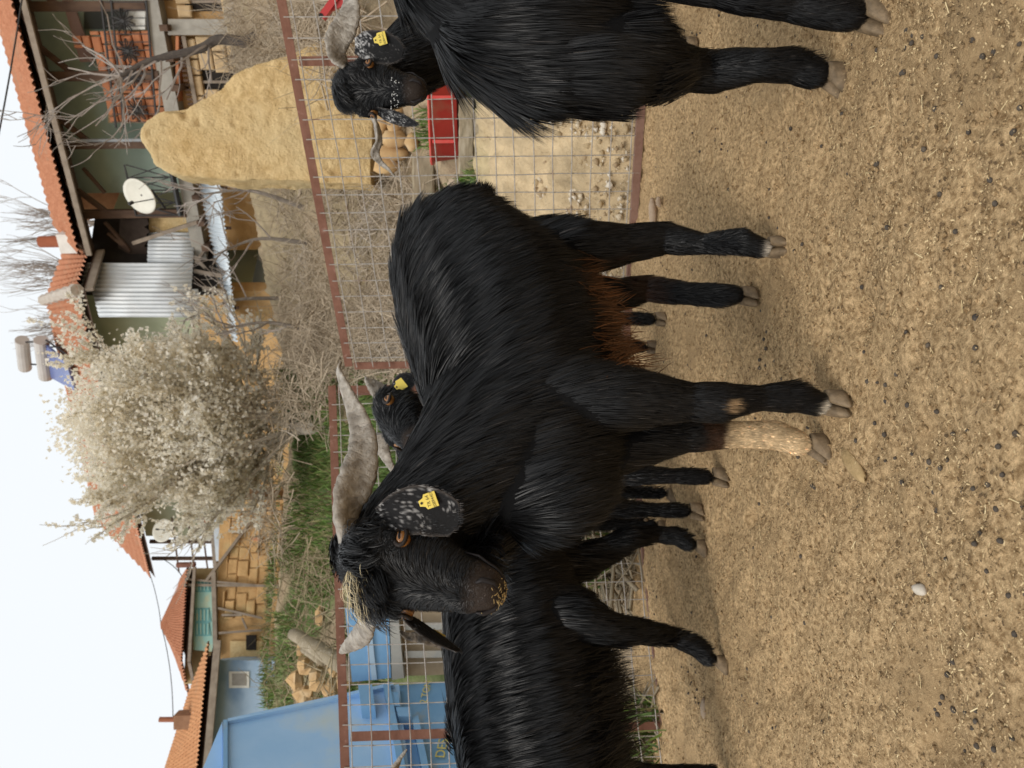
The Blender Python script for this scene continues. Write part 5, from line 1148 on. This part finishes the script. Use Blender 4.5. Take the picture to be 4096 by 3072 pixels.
# satellite dish
def dish(center, R, facing, label, pole):
    c = V3(center); f = V3(facing).normalized(); e = thing('satellite_dish', c-V3((0,0,R)), label, 'satellite dish'); s = f.cross(V3((0,0,1))).normalized(); up = s.cross(f); mb = MB(); n = 28; V = [c-f*.12*R*1.2]; Fc = []
    for i in range(1, 7):
        rr = R*i/6
        for j in range(n):
            a = 2*math.pi*j/n; V.append(c+(s*math.cos(a)*.94+up*math.sin(a))*rr+f*(.14*R*1.2*(i/6)**2-.12*R*1.2))
    for j in range(n): Fc.append((0, 1+j, 1+(j+1)%n))
    for i in range(5):
        for j in range(n): Fc.append((1+i*n+j, 1+(i+1)*n+j, 1+(i+1)*n+(j+1)%n, 1+i*n+(j+1)%n))
    mb.add(V, Fc); o = mb.obj('reflector', M_DISH, e, True); md = o.modifiers.new('t', 'SOLIDIFY'); md.thickness = .012
    MB().tube([c-up*R*.95+f*.02, c+f*R*.9-up*R*.25], .009, 6).obj('feed_arm', M_IRON, e)
    MB().box(c+f*R*.9-up*R*.25, .04, .08, .04, s, f, up).obj('receiver', M_IRON, e)
    MB().tube([c-f*.1*R, c-f*.25, V3(pole)], .018, 6).obj('bracket', M_IRON, e)
c = at(572,140,11.7); dish(c, .30, (-.45,-.62,.32), 'cream satellite dish on the balcony beside the galvanised sheets', HP.hit(560,165,.05))
# awning of galvanised sheet
AW = thing('tin_awning', HP.hit(520,215,.4), 'long pale tin awning below the balcony with a serrated edge', 'awning')
corr(AW, HP.hit(596,196,.05), HP.hit(428,231,.05), HP.hit(426,237,.62), HP.hit(592,219,.62), 40, .016, M_TINW)
for u in (580,540,500,460): MB().bar(HP.hit(u,200+(596-u)*.2,.05)-V3((0,0,.08)), HP.hit(u,221+(592-u)*.1,.58)-V3((0,0,.06)), .05, .05).obj('rafter', M_WOODD, AW)
MB().bar(HP.hit(596,197,.06)-V3((0,0,.05)), HP.hit(428,232,.06)-V3((0,0,.05)), .05, .06).obj('ledger', M_WOODP, AW)
# ---- the long hip-roofed house to the left of it
Cx = at(477,100,12.6); Lx = at(193,150,23.5)
LP = Plane((Cx.x, 12.6), (Lx.x, 23.5))
LH = thing('hip_roof_house', V3((-1.5, 18.5, 4.6)), 'long pale green house with hipped tile roof behind the blossoming tree', 'house')
def lbox(u0, u1, v00, v01, v10, v11, off, th, name, mt, parent=LH):
    return poly(MB(), LP, [(u0,v00),(u1,v10),(u1,v11),(u0,v01)], off, th).obj(name, mt, parent)
lbox(476, 232, 82, 250, 146, 232, -.5, 4.0, 'wall', M_LIME)
lbox(477, 190, 196, 320, 214, 300, -.3, .2, 'lower_wall', M_MUD)
c0 = LP.hit(478,81,.35); c1 = LP.hit(191,153,.35); rA = at(468,47.5,15.2); rB = LP.pt((c1-LP.a).dot(LP.t), LP.hit(191,146,-1.2).z, -1.6)
tile_roof(LH, c0, c1, rA, rB, 70, 10, M_TILE, amp=.05)
under(LH, c0, c1, rA, rB)
c2 = at(517,93,12.85); rC = at(520,67,14.6); tile_roof(LH, c0, c2, rA, rC, 9, 9, M_TILE)
under(LH, c0, c2, rA, rC)
MB().bar(c0-V3((0,0,.13)), c2-V3((0,0,.13)), .05, .12).obj('fascia', M_WOODP, LH)
hip = crom([tuple(c0+V3((0,0,.06))), tuple(c0.lerp(rA,.5)+V3((0,0,.08))), tuple(rA+V3((0,0,.06)))], 16)
MB().tube([V3(p) for p in hip], [.10+.02*math.sin(i*2.2) for i in range(16)], 8).obj('hip_cap', mat('lime_mortar', (.48,.43,.37), (.38,.33,.28), scale=9, rough=.95, bump=.5), LH)
# galvanised cladding, sheet by sheet
CP = Plane((Cx.x-.0, 12.55), (at(515,120,12.9).x, 12.9))
for (u0,u1,a,b,c,d,off,rb_) in ((505,476,86,80,193,191,.06,7),(479,451,92,99,198,200,.03,7),(536,506,148,147,194,193,.0,8)):
    corr(LH, CP.hit(u0,a,off), CP.hit(u1,b,off), CP.hit(u1,d,off), CP.hit(u0,c,off), rb_, .018, M_TIN, rows=4)
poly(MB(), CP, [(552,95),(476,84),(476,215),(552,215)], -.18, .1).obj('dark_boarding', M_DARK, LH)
for (u0,v0,u1,v1) in ((505,196,530,214),(497,194,492,222),(480,203,476,226),(510,195,500,205)): MB().bar(CP.hit(u0,v0,-.02), CP.hit(u1,v1,-.02), .05, .05).obj('prop', M_WOODP, LH)
# upper left porch: posts, railing, awning, chest
for u, v0, v1 in ((226.5,150,214),(209.6,152,218)): MB().bar(LP.hit(u,v0,.0), LP.hit(u,v1,.0), .09, .09, up=LP.n).obj('post', M_WOODD, LH)
for v in (176,192,205): MB().bar(LP.hit(250,v-4,.0), LP.hit(196,v+3,.0), .04, .04).obj('rail', M_WOODD, LH)
lbox(268, 207, 211, 222, 216, 230, .25, .05, 'tin_apron', M_TINW)
lbox(262, 190, 208, 212, 214, 217.5, .1, 1.4, 'floor', M_WOODP)
lbox(242, 235, 197, 211, 198, 212, -.1, .3, 'chest', M_BRICK)
c = at(237.5,163,19.6); dish(c, .32, (.25,-.85,.3), 'white satellite dish on the far porch beyond the blossoming tree', LP.hit(226.5,178,.0))
# solar water heater on the roof
SH = thing('solar_heater', at(405,66,15.6), 'roof-top solar water heater with two tanks and a blue panel', 'water heater')
M_TANK = mat('tank_enamel', (.42,.40,.38), (.50,.48,.46), scale=3, rough=.5)
MB().tube([at(428,22,15.7), at(400,25,16.3)], .13, 14).obj('tank', M_TANK, SH); MB().tube([at(428,41,15.6), at(391,46,16.3)], .14, 14).obj('tank', M_TANK, SH)
mb = MB(); slab4(mb, at(423,45,15.6), at(390,51,16.2), at(377,75,15.6), at(405,66,15.1), .05); mb.obj('panel', mat('solar_panel', (.10,.13,.30), (.13,.17,.36), scale=2, rough=.25), SH)
for a, b in (((426,26,15.7),(426,41,15.6)),((404,28,16.2),(403,42,16.2)),((428,46,15.6),(414,66,15.3)),((421,46,15.6),(421,66,15.5)),((402,50,16.2),(404,68,15.6))): MB().tube([at(*a), at(*b)], .018, 6).obj('strut', M_IRON, SH)
# ---- ruined turquoise house
RP = Plane((at(205,200,18.5).x, 18.5), (at(60,200,17.6).x, 17.6))
RH = thing('ruined_house', V3((-6.2, 18.8, 4.8)), 'ruined house with peeling turquoise wall and red tile roof', 'house')
def rbox(pts, off, th, name, mt, parent=RH): return poly(MB(), RP, pts, off, th).obj(name, mt, parent)
rbox([(268,220),(104,216),(104,300),(268,300)], .0, 1.5, 'stone_base', M_MUD)
rbox([(200,188),(84,184),(84,222),(200,222)], -.6, 3.0, 'upper_wall', mat('peeling_plaster', (.50,.38,.20), (.40,.29,.15), scale=3, rough=.95, bump=.4))
M_TURQ = mat('turquoise_plaster', (.26,.47,.43), (.36,.52,.44), scale=3.5, rough=.9, c3=(.50,.45,.26), s3=1.8, lim3=(.52,.66), bump=.3)
rbox([(188,192),(118,193.5),(116,217),(186,212)], .06, .3, 'turquoise_wall', M_TURQ)
for u0, u1 in ((188,176),(160,146),(146,132)):
    f = rbox([(u0,195),(u1,195),(u1,211),(u0,209)], .075, .04, 'window', mat('turquoise_shutter', (.10,.27,.28), (.16,.36,.36), scale=6, rough=.7))
    for k in range(4): rbox([(u0-1.5,196.5+k*3.6),(u1+1.5,196.5+k*3.6),(u1+1.5,197.7+k*3.6),(u0-1.5,197.7+k*3.6)], -.0+.09, .03, 'slat', M_TURQ, f)
e0, e1, pk = RP.hit(201,190.5,.22), RP.hit(106,185,.22), at(145,162,20.0)
tile_roof(RH, e0, e1, at(189,183,20.2), pk, 30, 9, M_TILE); lf_ = at(68,193,19.0)
tile_roof(RH, e1, lf_, pk, pk+V3((-.05,.3,-.02)), 12, 8, M_TILE)
under(RH, e0, e1, at(189,183,20.2), pk)
MB().bar(e0-V3((0,0,.1)), e1-V3((0,0,.1)), .05, .07).obj('fascia', M_WOODP, RH); MB().bar(e1-V3((0,0,.1)), lf_-V3((0,0,.1)), .05, .07).obj('fascia', M_WOODP, RH)
rbox([(110,187),(70,194),(70,222),(110,222)], -1.0, .3, 'gap_shade_panel', mat('gap_shade', (.06,.04,.045), (.10,.075,.075), scale=4, rough=.95))  # near-black panel, the shade of the gap put into its colour
p = at(203,177,19); MB().tube([p, p-V3((0,0,.45))], .07, 8).obj('stove_pipe', mat('rusty_pipe', (.22,.10,.07), (.16,.07,.05)), RH)
for (u0,v0,u1,v1,w_) in ((189,185,180,286,.05),(183,184,182,290,.06),(245,250,188,207,.07),(196,214,110,216,.10),(160,218,150,262,.05),(153,222,153,242,.05),(135,219,138,262,.05),(150,242,139,247,.04)):
    MB().bar(RP.hit(u0,v0,.12), RP.hit(u1,v1,.12), w_, w_).obj('pole', M_WOODP, RH)
rbox([(127,230),(108,230),(108,262),(127,262)], .05, .1, 'plaster_patch', M_ADO); rbox([(133,246),(118,246),(118,256),(133,256)], .08, .05, 'opening', M_DARK)
blocks(RH, RP, *sorted((RP.sz(262,255)[0], RP.sz(150,255)[0])), RP.hit(200,280).z, RP.hit(200,226).z, .38, .24, M_MUD, .05, seed=12, name='stone_block', th=.1, jit=.05)
rbox([(231,252),(228,252),(226,262),(230,262)], .12, .1, 'orange_crate', M_BRICK)
# ---- blue house
BPn = Plane((at(108,240,16.0).x, 16.0), (at(-30,240,15.2).x, 15.2))
BH = thing('blue_house', V3((-7.2, 16.8, 3.6)), 'light blue house with an orange tile roof above the container', 'house')
def bbox(pts, off, th, name, mt, parent=BH): return poly(MB(), BPn, pts, off, th).obj(name, mt, parent)
bbox([(108,212),(-60,198),(-60,320),(107,320)], 0, 3.5, 'wall', mat('blue_plaster', (.30,.42,.57), (.36,.48,.62), scale=3, rough=.9, bump=.35, bscale=12, c3=(.20,.31,.47), s3=1.1))
e0, e1 = BPn.hit(127.5,211.5,.4), BPn.hit(-60,195,.4); r0, r1 = at(72,190,18.4), at(-60,146,18.0)
tile_roof(BH, e0, e1, r0, r1, 40, 12, M_TILEO, amp=.04); under(BH, e0, e1, r0, r1)
MB().bar(e0-V3((0,0,.13)), e1-V3((0,0,.13)), .06, .14).obj('fascia', M_WOODP, BH)
wf = bbox([(96.5,229),(80,229),(80,249),(96.5,249)], .03, .08, 'window_frame', M_WHITE); bbox([(94.5,232),(82.5,232),(82.5,246),(94.5,246)], .045, .02, 'pane', mat('dusty_glass', (.25,.23,.20), (.32,.30,.27), scale=6, rough=.3), wf)
p = at(48.5,187,16.6); ch = MB().box(p, .30, .3, .46).obj('chimney', mat('chimney_brick', (.30,.17,.10), (.22,.12,.07), scale=10, rough=.9), BH)
MB().box(at(48.5,198,16.5), .5, .4, .05).obj('flashing', M_WHITE, BH); MB().tube([at(48.5,177,16.6), at(48.5,159.5,16.6)], .055, 10).obj('chimney_pipe', mat('clay_pipe2', (.34,.14,.08), (.28,.11,.06)), BH)
# ------------------------------------------------------------------ cables
def cable(a, b, sag, r, label, n=14):
    pts = [a.lerp(b, i/n)-V3((0,0,sag*4*(i/n)*(1-i/n))) for i in range(n+1)]; return tag(MB().tube(pts, r, 5).obj('cable', M_IRON), label, 'cable')
cable(at(800,26.5,9.0), at(600,-8,9.0), .02, .010, 'thick dark power cable crossing in front of the balcony house roof')
cable(LP.hit(196,149,.2), at(143,161,20.0), .05, .010, 'thin cable from the far porch to the ruined house roof')
cable(at(143,161,20.0), at(48,173,16.6), .08, .010, 'thin cable from the ruined roof to the blue house chimney')
cable(LP.hit(209,163,.1), at(160,172,19.5), .45, .012, 'sagging cable beside the far porch')
# ------------------------------------------------------------------ trees
M_BARK = mat('grey_bark', (.20,.17,.14), (.13,.11,.09), scale=14, rough=.95, bump=.4)
M_BARKD = mat('dark_bark', (.055,.045,.04), (.09,.075,.062), scale=14, rough=.95, bump=.4)
M_TWIGG = mat('pale_twig', (.34,.30,.27), (.25,.215,.19), scale=8, rough=.9)
M_BLOS = attr_mat('blossom', rough=.8, spec=.1)
_t = M_BLOS.node_tree; _b = _t.nodes['Principled BSDF']; _tr = _t.nodes.new('ShaderNodeBsdfTranslucent'); _ms = _t.nodes.new('ShaderNodeMixShader'); _ms.inputs[0].default_value = .5
_t.links.new(_t.nodes['Color Attribute'].outputs[0], _tr.inputs[0]); _t.links.new(_b.outputs[0], _ms.inputs[1]); _t.links.new(_tr.outputs[0], _ms.inputs[2]); _t.links.new(_ms.outputs[0], _t.nodes['Material Output'].inputs[0])
def grow(mb, p, d, L, r, depth, rr, tips, spread=.55, up=.12, segs=4, kids=(2,4), minr=.0035, shrink=.68, n=5):
    pts = [p.copy()]; dd = d.normalized(); c = p.copy()
    for i in range(segs):
        dd = (dd+V3((rr.gauss(0,1),rr.gauss(0,1),rr.gauss(0,1)))*.13+V3((0,0,up*.3))).normalized(); c = c+dd*(L/segs); pts.append(c.copy())
    mb.tube(pts, [r*(1-.45*i/segs) for i in range(segs+1)], n, cap=False)
    tips.append((pts, r))
    if depth <= 0: return
    for k in range(rr.randint(*kids)):
        q = rr.uniform(.35,1.0); i = min(segs-1, int(q*segs)); b = pts[i].lerp(pts[i+1], q*segs-i)
        nd = (dd+V3((rr.gauss(0,1),rr.gauss(0,1),rr.gauss(0,.8)))*spread+V3((0,0,up))).normalized()
        grow(mb, b, nd, L*shrink*rr.uniform(.75,1.15), max(r*.55, minr), depth-1, rr, tips, spread, up, segs, kids, minr, shrink, max(3, n-1))
# the blossoming tree
rr = random.Random(11); base = at(338,305,9.5); base.z = hz_(base.x, base.y)-.05
BT = thing('blossom_tree', base, 'wide tree covered in cream blossom in front of the pale green house', 'tree')
mb = MB(); tips = []
mb.tube([base, base+V3((.03,0,.25)), base+V3((.02,.02,.5))], [.11,.09,.08], 8)
top = base+V3((.02,.02,.45)); cc = at(350,160,9.5)
for i in range(17):
    a = i*2.4+rr.uniform(-.3,.3); el = rr.uniform(.25,1.25); d = V3((math.cos(a)*math.cos(el), math.sin(a)*math.cos(el)*.85, math.sin(el)))
    d = (d+ (cc-top).normalized()*.35).normalized(); grow(mb, top, d, rr.uniform(1.05,1.55), .03, 3, rr, tips, spread=.50, up=.14, kids=(3,5), shrink=.66)
mb.obj('trunk', mat('pale_bark', (.46,.41,.34), (.34,.30,.25), scale=10, rough=.9), BT)
r = np.random.default_rng(4); P = []
for pts, rad in tips:
    if rad > .03: continue
    for i in range(len(pts)-1):
        m_ = 8 if rad > .012 else 15
        for q in r.random(m_): P.append(np.array(pts[i].lerp(pts[i+1], q))+r.normal(size=3)*.018)
P = np.array(P); c0 = np.array(cc); k = ((P-c0)/np.array([1.22,1.4,1.62])); dist = np.linalg.norm(k, axis=1); keep = (dist < 1.0+.25*(vnoise(P, 2)-.5)) | (r.random(len(P)) < .35)
P = P[keep & (dist < 1.4) & ((dist > .62) | (r.random(len(P)) < .25))]; 
if len(P) > 62000: P = P[r.choice(len(P), 62000, replace=False)]
# rounded outer sprays that hide the limbs
q = unit(r.normal(size=(1100,3))); q = q*(.60+.42*r.random((1100,1)))*np.array([1.05,1.10,1.22])+c0-np.array([0,0,.12]); q = q[q[:,2] > base.z+.15]
P = np.vstack([P, (q[:,None,:]+r.normal(0,.085,(len(q),18,3))).reshape(-1,3)])
n = len(P); a1 = unit(r.normal(size=(n,3))); b1 = unit(np.cross(a1, r.normal(size=(n,3)))); s = (.012+.015*r.random(n))[:,None]; c1 = np.cross(a1, b1)
V = np.stack([P-a1*s-b1*s*.7, P+a1*s-b1*s*.7+c1*s*.5, P+a1*s*.8+b1*s*.8, P-a1*s*.9+b1*s*.6+c1*s*.6], 1).reshape(-1,3)
me = fast_mesh('crown', V, np.arange(n*4).reshape(-1,4)); C = np.array([[.95,.91,.80],[.93,.88,.76],[.96,.93,.85],[.90,.84,.70]])[r.integers(0,4,n)]*(.88+.12*r.random((n,1))); set_col(me, np.repeat(C,4,0))
o = link(me, 'crown', M_BLOS, BT); o['label'] = 'cream blossom and buds along the twigs'
print('blossoms', n)
# bare poplars far behind the roofs
for u, Y, lean, lab, sd in ((452,25,-.35,'bare tree behind the hip roof, nearest the water heater',1),(497,24,-.05,'bare tree directly behind the clay chimney pipe',2),(545,24.5,.10,'bare tree behind the balcony house roof, farthest from the water heater',3)):
    rr = random.Random(sd+20); b = at(u, 80, Y); b.z -= 3; e = thing('bare_tree', b, lab, 'tree', 'bare trees behind the roofs'); mb = MB(); tips = []
    mb.tube([b, b+V3((0,0,2.6))], [.14,.09], 7); tb = MB()
    for i in range(13):
        d = V3((rr.gauss(lean,.28), rr.gauss(0,.25), 1.5)); grow(tb, b+V3((0,0,rr.uniform(1.5,2.6))), d, rr.uniform(1.3,2.2), .022, 2, rr, tips, spread=.22, up=.45, kids=(3,4), minr=.009, shrink=.7, n=4)
    mb.obj('trunk', M_BARK, e); tb.obj('crown', M_TWIGG, e)
# bare gnarled tree in front of the balcony
rr = random.Random(5); Y = 8.4
path = [(742,300),(733,262),(726,246),(728,232),(728,216),(721,204),(716,188),(713,172),(710,160),(706,146),(700,134),(692,121)]
P_ = [at(u, v, Y+.02*i) for i, (u, v) in enumerate(path)]; bz = P_[0].copy(); bz.z = hz_(bz.x, bz.y)-.05
FT = thing('gnarled_tree', bz, 'bare gnarled tree with a dark curved trunk in front of the balcony', 'tree'); mb = MB()
S = crom([tuple(bz)]+[tuple(p) for p in P_], 40); mb.tube([V3(p) for p in S], list(np.linspace(.075,.022,40)), 8); mb.obj('trunk', M_BARKD, FT)
tb = MB(); tips = []
for j in (18,24,29,33,36,38):
    for k in range(2):
        d = V3((rr.gauss(-.35,.8), rr.gauss(-.1,.5), rr.uniform(-.1,1.0))); grow(tb, V3(S[j]), d, rr.uniform(.4,.7), .015, 2, rr, tips, spread=.5, up=.15, kids=(1,3), minr=.0055, shrink=.72, n=4)
p = V3(S[39])
for d in (V3((-.8,0,-.1)),V3((-.7,-.2,.5)),V3((-.9,.1,.2)),V3((.3,0,.9)),V3((.7,.1,.8)),V3((-.2,0,.9))): grow(tb, p, d, .65, .016, 3, rr, tips, spread=.45, up=.1, kids=(1,3), minr=.0055, shrink=.75, n=4)
tb.obj('crown', M_TWIGG, FT)
# thin saplings and stalks on the slope
for u, v0, v1, du, Y, lab in ((470,300,185,-22,10.5,'thin curved sapling leaning across the metal cladding'),(430,300,225,10,9.0,'thin bare sapling in the brush beside the blossoming tree'),(560,330,205,14,8.6,'bare sapling in the brush nearest the adobe wall'),(525,330,215,-12,8.8,'bare sapling under the middle of the awning')):
    rr = random.Random(u); a = at(u, v0, Y); a.z = hz_(a.x, a.y)-.03; b = at(u+du, v1, Y); mid = a.lerp(b,.5)+V3((.12,0,.05))
    e = thing('sapling', a, lab, 'sapling'); S = crom([tuple(a), tuple(mid), tuple(b)], 12); MB().tube([V3(p) for p in S], list(np.linspace(.03,.01,12)), 6).obj('stem', M_BARK, e)
    tb = MB(); tips = []
    for j in (4,6,8,9,10,11): grow(tb, V3(S[j]), V3((rr.gauss(0,1), rr.gauss(0,.5), rr.uniform(.2,1))), rr.uniform(.35,.6), .012, 2, rr, tips, spread=.5, up=.15, kids=(2,3), minr=.005, n=4)
    tb.obj('twigs', M_TWIGG, e)
